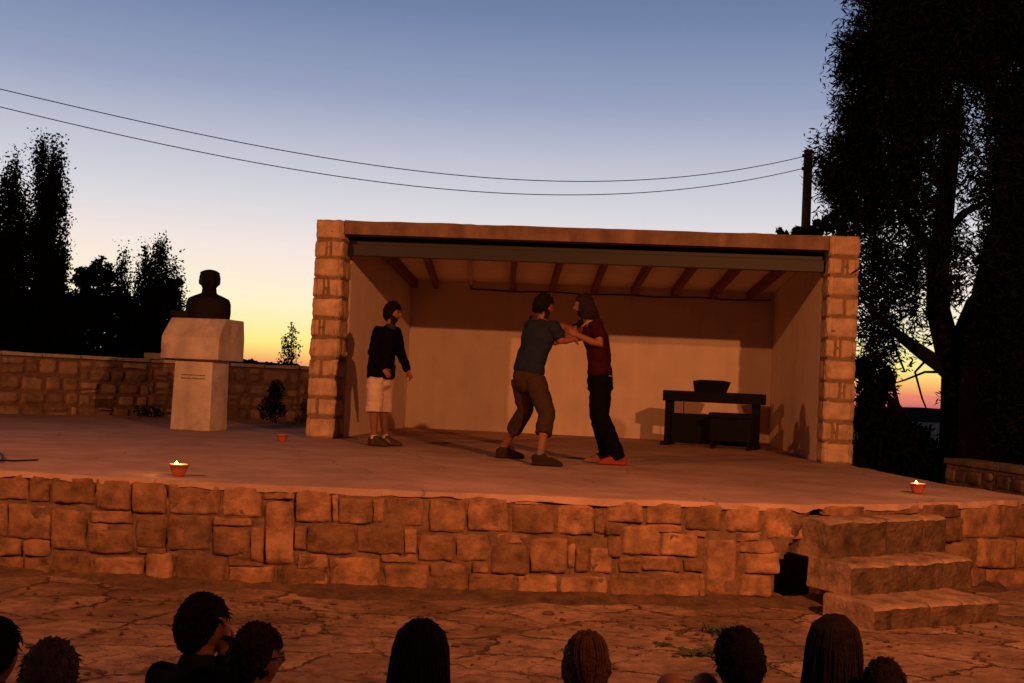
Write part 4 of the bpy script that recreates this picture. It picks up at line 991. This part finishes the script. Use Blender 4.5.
    if glasses:
        gm = MB()
        for q in (-1, 1):
            gm.tube([hd+M @ (Vector((.098, .030*q, .010))*s+Vector((0, .021*math.cos(a)*s, .017*math.sin(a)*s))) for a in np.linspace(0, 2*math.pi, 15)], .0018, n=5, cap=False)
            gm.tube([hd+M @ Vector((.098*s, .052*q*s, .012*s)), hd+M @ Vector((.05*s, .077*q*s, .014*s)), hd+M @ Vector((-.005*s, .080*q*s, .012*s))], .002, n=5)
        gm.tube([hd+M @ Vector((.100*s, -.01*s, .012*s)), hd+M @ Vector((.100*s, .01*s, .012*s))], .002, n=5); gm.build('glasses', BLACK, root, smooth=True)
    return root
DARKCLOTH = cloth('dark trousers', (.022, .022, .027))
TB = cloth('black top', (.010, .010, .011)); TN = cloth('navy top', (.018, .02, .03)); TR = cloth('maroon top', (.10, .035, .03)); TG = cloth('grey top', (.06, .05, .045))
sitter('dark haired spectator cut off by the left edge of the picture', -8, 656, 3.85, .92, 62, hair='short', hm=H_BLACK, top=TN)
sitter('spectator with fuzzy greying brown hair second from the left', 50, 680, 3.6, .92, 80, hair='curly', hm=H_LIGHT, top=TG)
sitter('black haired man in a black top with one hand raised to his chin', 203, 628, 4.1, .88, 28, hair='short', hm=H_BLACK, top=TB, chin_hand=(221, 636), turn=-42)
sitter('spectator with glasses and curly dark hair beside the man in black', 257, 658, 3.85, .83, 22, hair='curly', hm=H_DARK, top=TB, glasses=True, turn=-40)
sitter('woman with long smooth black hair in the middle of the audience', 420, 661, 3.6, .93, 92, hair='long', hm=H_BLACK, top=TB)
sitter('spectator with auburn hair tied back at the nape', 586, 669, 3.8, .90, 96, hair='tied', hm=H_AUB, top=TG)
sitter('short haired spectator in glasses with bare knees drawn up', 738, 664, 3.9, .88, 118, hair='short', hm=H_BLACK, top=TN, knees_up=[(705, 689), (670, 690)], turn=-38, glasses=True)
sitter('woman with long straight dark brown hair near the steps', 834, 654, 3.9, .95, 84, hair='long', hm=H_DARK, top=TR, bare=True)
sitter('low brown haired child half hidden at the right of the long haired woman', 884, 694, 3.7, .80, 80, hair='short', hm=H_DARK, top=TR)

# ------------------------------------------------------------------ vegetation
def leaves(name, mat, parent, P, size, aspect=.45, droop=0, rng=RNG):
    """a crown of many small leaf blades"""
    n = len(P); size = size*rng.uniform(.6, 1.35, n)
    a = rng.normal(size=(n, 3)); 
    if droop: a[:, 2] = -abs(a[:, 2])*droop-droop*.6
    a /= np.linalg.norm(a, axis=1)[:, None]
    b = np.cross(a, rng.normal(size=(n, 3))); b /= np.linalg.norm(b, axis=1)[:, None]
    c = np.cross(a, b)
    L_ = a*size[:, None]; B_2 = b*(size*aspect)[:, None]*.5
    V = np.stack([P-L_*.5, P+B_2+c*size[:, None]*.06, P+L_*.5, P-B_2+c*size[:, None]*.06], 1).reshape(-1, 3)
    me = bpy.data.meshes.new(name); me.vertices.add(4*n); me.vertices.foreach_set('co', V.ravel().astype(np.float32))
    me.loops.add(4*n); me.loops.foreach_set('vertex_index', np.arange(4*n, dtype=np.int32))
    me.polygons.add(n); me.polygons.foreach_set('loop_start', np.arange(0, 4*n, 4, dtype=np.int32)); me.polygons.foreach_set('loop_total', np.full(n, 4, dtype=np.int32))
    me.update(calc_edges=True); me.validate()
    return link_mesh(name, me, mat, parent, False)
def clump(n, c, r, rng=RNG):
    d = rng.normal(size=(n, 3)); d /= np.linalg.norm(d, axis=1)[:, None]; q = rng.uniform(0, 1, n)**.45
    return np.array(c)+d*q[:, None]*np.array(r)
def tree_root(name, label, base, group=None):
    o = thing(name, base); tag(o, label, 'tree', group); return o
def poplar(label, spires, base_py, Y, seed, dens=1.0, leaf=.115, group='poplars beyond the back wall', low=330):
    """spires: (px of the tip, py of the tip, half width in px) - upright leaders that grow from one trunk"""
    rng = np.random.default_rng(seed); x0 = sum(q[0]*q[2] for q in spires)/sum(q[2] for q in spires)
    b = at(x0, base_py, Y); zb = ter(b.x, Y); root = tree_root('poplar_tree', label, (b.x, Y, zb), group); off = np.array((b.x, Y, zb)); k = Y/FPX
    tr = MB(); tr.tube([(0, 0, 0), (.02, 0, 1.2), (0, .02, 2.6)], [.26, .22, .15], n=8); P = []
    for (px, py, hw) in spires:
        py += 18
        dy = rng.uniform(-.5, .5); tip = np.array(at(px, py, Y+dy))-off; h = tip[2]; foot = np.array([0, 0, 1.2]); top = tip*np.array([1, 1, .93])
        mid = np.array([tip[0]*.8, tip[1]*.8, h*.45]); tr.tube([foot, mid, top], [.10, .06, .01], n=6)
        n = int(dens*hw*(base_py-py)*3.5); nb = max(12, int(n/45))
        for q in range(nb):
            t = rng.uniform(.12, 1.0)**.9; ax = foot*(1-t)**2+2*mid*t*(1-t)+tip*t*t if t < 1 else tip
            env = np.interp(t, [0, .2, .5, .75, .9, 1], [.9, 1.15, 1.05, .85, .55, .12])*hw*k
            a = rng.uniform(0, 2*math.pi); r = env*rng.uniform(0, 1)**.6
            c = ax+np.array([math.cos(a)*r, math.sin(a)*r, 0]); m = int(n/nb); sz = rng.uniform(.10, .24)
            P.append(c+np.clip(rng.normal(size=(m, 3)), -1.8, 1.8)*np.array([sz, sz, sz*2.0]))
            if rng.random() < .5: e_ = c+np.array([math.cos(a)*.12, math.sin(a)*.12, rng.uniform(.25, .6)]); P.append(c+(e_-c)*rng.uniform(0, 1.3, (14, 1))+rng.normal(size=(14, 3))*.05); tr.tube([ax*.5+c*.5, c, e_], [.02, .015, .004], n=4)
    tr.build('trunk', BARK, root, smooth=True); P = np.concatenate(P); P[:, 2] = np.maximum(P[:, 2], .4)
    leaves('crown', LEAF2, root, P, leaf, .6, 0, rng)
poplar('tall dark poplar at the far left edge, cut by the picture edge', [(14, 143, 9), (5, 160, 10), (24, 172, 8), (-6, 200, 10), (14, 215, 15), (28, 205, 7)], 380, 42, 1)
poplar('tallest dark poplar, standing second from the left', [(41, 129, 8), (56, 132, 9), (63, 165, 6), (49, 160, 13), (38, 205, 9), (61, 220, 9)], 380, 42, 2)
poplar('medium pointed poplar between the rounded tree and the bust', [(147, 240, 9), (161, 231, 10), (174, 250, 7), (155, 262, 14), (181, 276, 6), (139, 258, 6)], 380, 44, 3, dens=1.5)
poplar('slim short poplar top rising over the rounded tree', [(122, 242, 5), (125, 262, 7)], 380, 46, 5, dens=1.3)
poplar('small sparse poplar close to the left pillar of the shelter', [(293, 308, 4), (285, 318, 4), (297, 326, 3), (280, 334, 3), (289, 330, 6)], 385, 70, 4, dens=1.0, leaf=.17)
def bush(label, blobs, Y, leaf=.16, name='round_tree', cat='tree', dens=1.0, mat=LEAF, seed=0, group=None, zb=None):
    rng = np.random.default_rng(seed+40); c0 = at(blobs[0][0], blobs[0][1], Y); z = ter(c0.x, Y) if zb is None else zb
    root = thing(name, (c0.x, Y, z)); tag(root, label, cat, group); P = []; tr = MB()
    for (px, py, rx, ry) in blobs:
        c = at(px, py, Y+rng.uniform(-.8, .8)); k = Y/FPX; r = np.array([rx*k, rx*k*.8, ry*k]); cc = np.array(c)-np.array(root.location)
        tr.tube([(0, 0, 0), tuple(cc*np.array([.5, .5, .45])), tuple(cc)], [.10*Y/30, .05*Y/30, .012], n=6)
        n = int(dens*4.5*rx*ry)+60
        nb = max(5, int(n/70))
        for q in range(nb):
            d = rng.normal(size=3); d /= np.linalg.norm(d); sc_ = rng.uniform(.3, 1.0)**.6
            P.append(clump(int(n/nb), cc+d*r*sc_*.9, np.maximum(r*rng.uniform(.16, .34), .10*Y/30), rng))
    tr.build('trunk', BARK, root, smooth=True); leaves('crown', mat, root, np.concatenate(P), leaf, .55, 0, rng)
bush('dark rounded tree left of the medium poplar behind the wall', [(97, 285, 26, 26), (84, 312, 28, 26), (112, 315, 30, 28), (130, 335, 24, 22), (95, 345, 36, 18)], 39, seed=1)
bush('low dark bushy tree directly left of the bust above the wall', [(160, 305, 22, 28), (172, 290, 12, 12), (150, 335, 26, 26), (165, 345, 18, 18), (135, 325, 16, 22)], 36, seed=2)
bush('dark spreading bush under the two tall poplars at left', [(20, 330, 44, 26), (55, 335, 34, 24), (5, 315, 26, 30), (40, 305, 26, 22), (70, 325, 20, 26)], 33, seed=3)
bush('dark hedge like bush showing over the wall behind the pedestal', [(248, 369, 30, 9), (285, 372, 24, 8), (215, 366, 26, 10)], 27, leaf=.16, name='bush', cat='bush', seed=5)
# eucalyptus beside the stage
def eucalyptus():
    Y = 17.0; rng = np.random.default_rng(77); K = Y/FPX
    b = at(976, 478, Y); root = thing('eucalyptus_tree', (b.x, Y, -.3)); tag(root, 'huge dark eucalyptus with thick leaning trunk and drooping foliage right of the shelter', 'tree')
    off = np.array(root.location)
    A = lambda px, py, dy=0: Vector(np.array(at(px, py, Y+dy))-off)
    tr = MB()
    tr.tube([A(976, 540), A(977, 470), A(975, 420), A(972, 375), A(973, 340), A(976, 300)], [46*K, 37*K, 33*K, 29*K, 22*K, 9*K], n=16)
    tr.tube([A(962, 385), A(948, 350), A(938, 310, .2), A(938, 270, .4), A(943, 225, .6), A(952, 160, .8), A(960, 90, 1)], [14*K, 13*K, 12*K, 11*K, 10*K, 7*K, 4*K], n=12)
    tr.tube([A(984, 345), A(992, 290, -.3), A(1003, 235, -.6), A(1012, 165, -.9), A(1020, 80, -1)], [22*K, 18*K, 14*K, 10*K, 6*K], n=12)
    tr.tube([A(1000, 360), A(1030, 310, .4), A(1070, 240, .8), A(1100, 150, 1)], [20*K, 16*K, 11*K, 6*K], n=10)
    tr.tube([A(955, 378), A(940, 365), A(921, 352), A(902, 338, -.3), A(880, 318, -.5), A(862, 300, -.6)], [9*K, 8*K, 7*K, 5*K, 3*K, 1.5*K], n=8)
    tr.tube([A(940, 262, .4), A(920, 235, .2), A(897, 205, 0), A(870, 175, 0)], [7*K, 5*K, 3.5*K, 1.5*K], n=8)
    tr.tube([A(940, 240), A(965, 212), A(990, 200), A(1016, 205)], [5*K, 4*K, 3*K, 2*K], n=7)
    tr.tube([A(948, 200, .6), A(925, 150), A(900, 110), A(880, 70)], [6*K, 4*K, 3*K, 1.5*K], n=7)
    tr.tube([A(975, 262), A(995, 248), A(1015, 252)], [4*K, 3*K, 2*K], n=7)
    for p in ([(944, 372), (925, 372), (905, 380), (892, 384)], [(930, 356), (915, 372), (922, 398), (930, 418)], [(890, 330), (896, 350), (905, 372)]):
        tr.tube([A(*q, .3) for q in p], [1.6*K, 1.3*K, 1*K, .6*K][:len(p)], n=5)
    tr.build('trunk', BARK, root, smooth=True)
    crown = [(900, 22, 36, 24), (940, 14, 40, 30), (985, 14, 40, 30), (1020, 30, 34, 36), (872, 38, 20, 18), (852, 50, 17, 16), (850, 70, 13, 12), (880, 66, 26, 20), (868, 92, 18, 13), (920, 60, 36, 26), (965, 58, 36, 24), (925, 92, 34, 20), (985, 78, 26, 16), (1028, 95, 22, 32),
             (892, 108, 26, 18), (862, 118, 20, 12), (848, 110, 11, 10), (900, 136, 26, 18), (868, 140, 22, 14), (846, 146, 18, 12), (832, 158, 14, 12), (850, 168, 22, 13), (828, 180, 12, 12), (880, 166, 22, 14), (842, 194, 18, 12), (870, 190, 22, 12), (895, 186, 18, 12), (866, 212, 20, 10), (890, 208, 20, 10), (915, 164, 18, 16), (912, 195, 12, 12),
             (940, 122, 24, 16), (960, 142, 14, 12), (945, 160, 12, 14), (1005, 128, 16, 18), (1015, 158, 16, 20), (1030, 190, 14, 26), (990, 170, 8, 10), (935, 192, 8, 10), (968, 196, 6, 10), (1022, 240, 14, 26), (1032, 300, 12, 36), (1004, 282, 8, 20), (960, 246, 5, 10), (905, 112, 30, 16), (1000, 104, 20, 12), (945, 40, 40, 24), (880, 255, 15, 9), (905, 268, 12, 8), (868, 285, 12, 9), (893, 298, 11, 7), (866, 326, 12, 9), (925, 258, 8, 7), (912, 312, 7, 5), (884, 346, 9, 6), (872, 360, 9, 7), (848, 208, 12, 8), (930, 216, 10, 8), (910, 228, 14, 8),
             (960, -40, 80, 40), (1060, 60, 40, 120), (1060, 260, 34, 120), (880, -10, 40, 22)]
    front = [(1004, 175, 20, 26), (1014, 230, 18, 30), (1002, 258, 14, 22), (1016, 300, 16, 34), (1000, 318, 12, 26), (1018, 365, 14, 36), (1004, 385, 12, 30), (1018, 430, 14, 34), (936, 250, 7, 16), (950, 285, 6, 16), (1024, 140, 16, 40)]
    P = []
    for ic, (px, py, rx, ry) in enumerate(crown+front):
        n = int(4.6*rx*ry)+120; nb = max(6, int(n/90))
        for q in range(nb):
            d = rng.normal(size=3); d /= np.linalg.norm(d); sc_ = rng.uniform(.05, 1)**.5
            dy_ = d[1]*2.6*sc_+rng.uniform(-.6, .6); dy_ = abs(dy_) if px < 900 else dy_*.5-1.6 if ic >= len(crown) else dy_
            c = at(px+d[0]*rx*sc_, py+d[2]*ry*sc_, Y+dy_)
            m = int(n/nb); s = rng.uniform(.10, .30)
            pts = np.clip(rng.normal(size=(m, 3)), -1.4, 1.4)*np.array([s*.75, s*.75, s]); pts[:, 2] -= abs(rng.normal(size=m))*s*.25
            P.append(np.array(c)-off+pts)
    # hanging strings of leaves
    for (px, py, ln, k) in [(865, 240, 60, 5), (878, 250, 80, 6), (892, 255, 90, 7), (905, 262, 75, 6), (918, 275, 60, 5), (868, 300, 55, 5), (882, 320, 50, 5), (897, 330, 45, 4), (925, 225, 40, 4), (950, 215, 50, 4), (912, 240, 40, 4),
                            (985, 230, 60, 5), (1000, 210, 80, 6), (1015, 260, 100, 7), (1005, 320, 90, 6), (1022, 330, 110, 8), (990, 190, 40, 4), (870, 225, 40, 6), (845, 212, 26, 6), (885, 225, 40, 6), (930, 330, 24, 2), (938, 405, 16, 3), (848, 225, 22, 4), (862, 262, 50, 6), (872, 345, 60, 6), (1012, 380, 70, 7)]:
        for q in range(int(k*(.7 if 855 < px < 945 and py > 235 else 1.6))):
            x = px+rng.normal()*9; y0 = py+rng.normal()*12; dy = rng.uniform(-1.5, 1.5); m = int(ln*rng.uniform(.5, 1.0)*1.8)
            t = rng.uniform(0, 1, m); pts = np.array([np.array(at(x+math.sin(v*5+q)*2, y0+v*ln, Y+dy)) for v in t])-off
            P.append(pts+rng.normal(size=(m, 3))*np.array([.05, .05, .04]))
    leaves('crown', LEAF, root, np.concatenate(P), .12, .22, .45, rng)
eucalyptus()
def side_tree():
    Y = 18.5; rng = np.random.default_rng(5); K = Y/FPX
    b = at(938, 480, Y); root = thing('leaning_tree', (b.x, Y, -.4)); tag(root, 'thin leaning dark tree between the shelter and the thick eucalyptus trunk', 'tree')
    off = np.array(root.location); A = lambda px, py, dy=0: Vector(np.array(at(px, py, Y+dy))-off)
    tr = MB(); tr.tube([A(938, 540), A(930, 470), A(914, 435), A(898, 408), A(882, 390), A(862, 376)], [7*K, 6*K, 5*K, 4*K, 3*K, 1.5*K], n=8)
    tr.tube([A(914, 435), A(900, 432), A(880, 440), A(862, 440)], [3*K, 2.5*K, 2*K, K], n=6); tr.tube([A(898, 408), A(893, 385), A(882, 362), A(876, 345)], [3*K, 2*K, 1.5*K, K], n=6)
    tr.build('trunk', BARK, root, smooth=True); P = []
    for (px, py, rx, ry) in [(872, 395, 14, 14), (868, 420, 16, 16), (885, 425, 18, 16), (900, 445, 22, 16), (878, 450, 22, 18), (915, 450, 16, 20), (866, 370, 10, 12), (925, 462, 18, 14), (886, 380, 8, 10), (890, 466, 40, 12)]:
        n = int(4.2*rx*ry); P.append(np.array([np.array(at(px+rng.normal()*rx*.5, py+rng.normal()*ry*.5, Y+rng.normal()*.6)) for _ in range(n)])-off)
    leaves('crown', LEAF, root, np.concatenate(P), .16, .3, .6, rng)
side_tree()
bush('black leafy tree low behind the eucalyptus at the right edge', [(1010, 440, 22, 30), (1000, 400, 12, 26), (1030, 400, 20, 50), (1040, 340, 26, 50), (985, 455, 18, 18)], 19.5, leaf=.15, seed=8, name='leafy_tree')
bush('dark low scrub behind the right pillar at the stage edge', [(880, 470, 30, 12), (915, 474, 24, 12), (868, 455, 14, 22), (940, 470, 20, 10)], 20.5, leaf=.15, seed=9, name='bush', cat='bush')
bush('small leafy tree top peeping over the shelter roof beside the pole', [(785, 235, 12, 6), (798, 231, 11, 8), (822, 228, 14, 10), (836, 220, 14, 13), (812, 234, 18, 8), (848, 238, 14, 12)], 27, leaf=.13, seed=12, name='leafy_tree', dens=.45)
# dry weeds
def weed(px, py, z, label, s=1.0, n=60, flat=False):
    p = onz(px, py, z); root = thing('weed', p); tag(root, label, 'weed'); rng = np.random.default_rng(int(px*3)); m = MB()
    for k in range(n):
        a = rng.uniform(0, 6.28); l = rng.uniform(.05, .13)*s; up = rng.uniform(.2, 1) if not flat else rng.uniform(.05, .4); d = Vector((math.cos(a), math.sin(a), up)).normalized(); b = Vector((rng.normal()*.03*s, rng.normal()*.03*s, 0)); sd = Vector((-math.sin(a), math.cos(a), 0))*.008*s
        m.add([b-sd, b+sd, b+d*l*.6+sd*.8, b+d*l-Vector((0, 0, l*.2)), b+d*l*.6-sd*.8], [(0, 1, 2, 3, 4)])
    m.build('leaves', GRASSY, root)
weed(716, 633, .02, 'small upright weed growing from the paving above the seated heads', .9)
weed(697, 653, .02, 'flat green weed in the paving left of the short haired spectator', 1.1, 70, True)
weed(663, 645, .02, 'tiny reddish dry weed in a paving joint', .6, 30, True)
weed(355, 536, .12, 'tuft of dry grass in the retaining wall joint', .5, 30)
p = at(148, 415, 19.55); root = thing('weed', (p.x, p.y, SZ)); tag(root, 'dark weed clump at the foot of the back wall left of the pedestal', 'weed'); leaves('leaves', LEAF, root, clump(260, (0, 0, .1), (.3, .15, .12)), .06, .4)
p = at(272, 412, 19.3); root = thing('bush', (p.x, p.y, SZ)); tag(root, 'dark shrub growing against the back wall beside the left pillar', 'bush'); leaves('foliage', LEAF, root, np.concatenate([clump(900, (0, 0, .25), (.24, .15, .24)), clump(400, (.05, 0, .55), (.15, .1, .2))]), .06, .4)

# ------------------------------------------------------------------ utility pole and its wires
PYD = 30.0; pt = at(808.5, 150, PYD); root = thing('utility_pole', (pt.x, PYD, ter(pt.x, PYD))); tag(root, 'dark wooden utility pole behind the right end of the shelter roof', 'utility pole')
m = MB(); hgt = pt.z-root.location.z; m.tube([(0, 0, 0), (0, 0, hgt*.5), (0, 0, hgt)], [.15, .13, .115], n=14, cap=False); m.build('post', WOODPOLE, root, smooth=True)
for zz, in ((.16,), (.50,)):
    m = MB(); m.lathe((-.135, 0, hgt-zz-.04), [(.02, 0), (.035, .02), (.03, .05), (.036, .07), (.01, .09)], 10); m.build('insulator', BLACK, root, smooth=True)
m2 = at(-330, 20, 24.0); far = Vector((m2.x, m2.y, 0)); near = Vector((pt.x-.14, PYD, 0))
obs = [[(803, 157), (740, 169), (640, 180), (570, 181), (500, 178.5), (420, 171), (320, 158.5), (240, 143), (160, 124), (80, 107), (0, 90)],
       [(803, 169), (740, 181), (640, 192), (570, 195), (500, 193), (420, 187), (320, 175.5), (240, 159.5), (160, 142), (80, 125), (0, 108)]]
ends = []
for k, ob in enumerate(obs):
    ts, zs = [], []
    e = far-near
    for px, py in ob:
        r = ray(px, py); det = r.x*(-e.y)+e.x*r.y; t = (near.x*(-e.y)+e.x*near.y)/det; s = (r.x*near.y-r.y*near.x)/det
        ts.append(s); zs.append(EYE+r.z*t)
    c = np.polyfit(ts, zs, 3); m = MB()
    tt = np.linspace(0, 1, 60); pts = [near.lerp(far, t)+Vector((0, 0, float(np.polyval(c, t)))) for t in tt]; ends.append(pts[-1])
    m.tube([p-pts[0] for p in pts], .011, n=6); o = m.build('overhead_wire', BLACK, smooth=True); o.location = pts[0]
    tag(o, ['upper of the two thin overhead wires sagging across the sky', 'lower of the two thin overhead wires sagging across the sky'][k], 'wire', 'overhead wires')
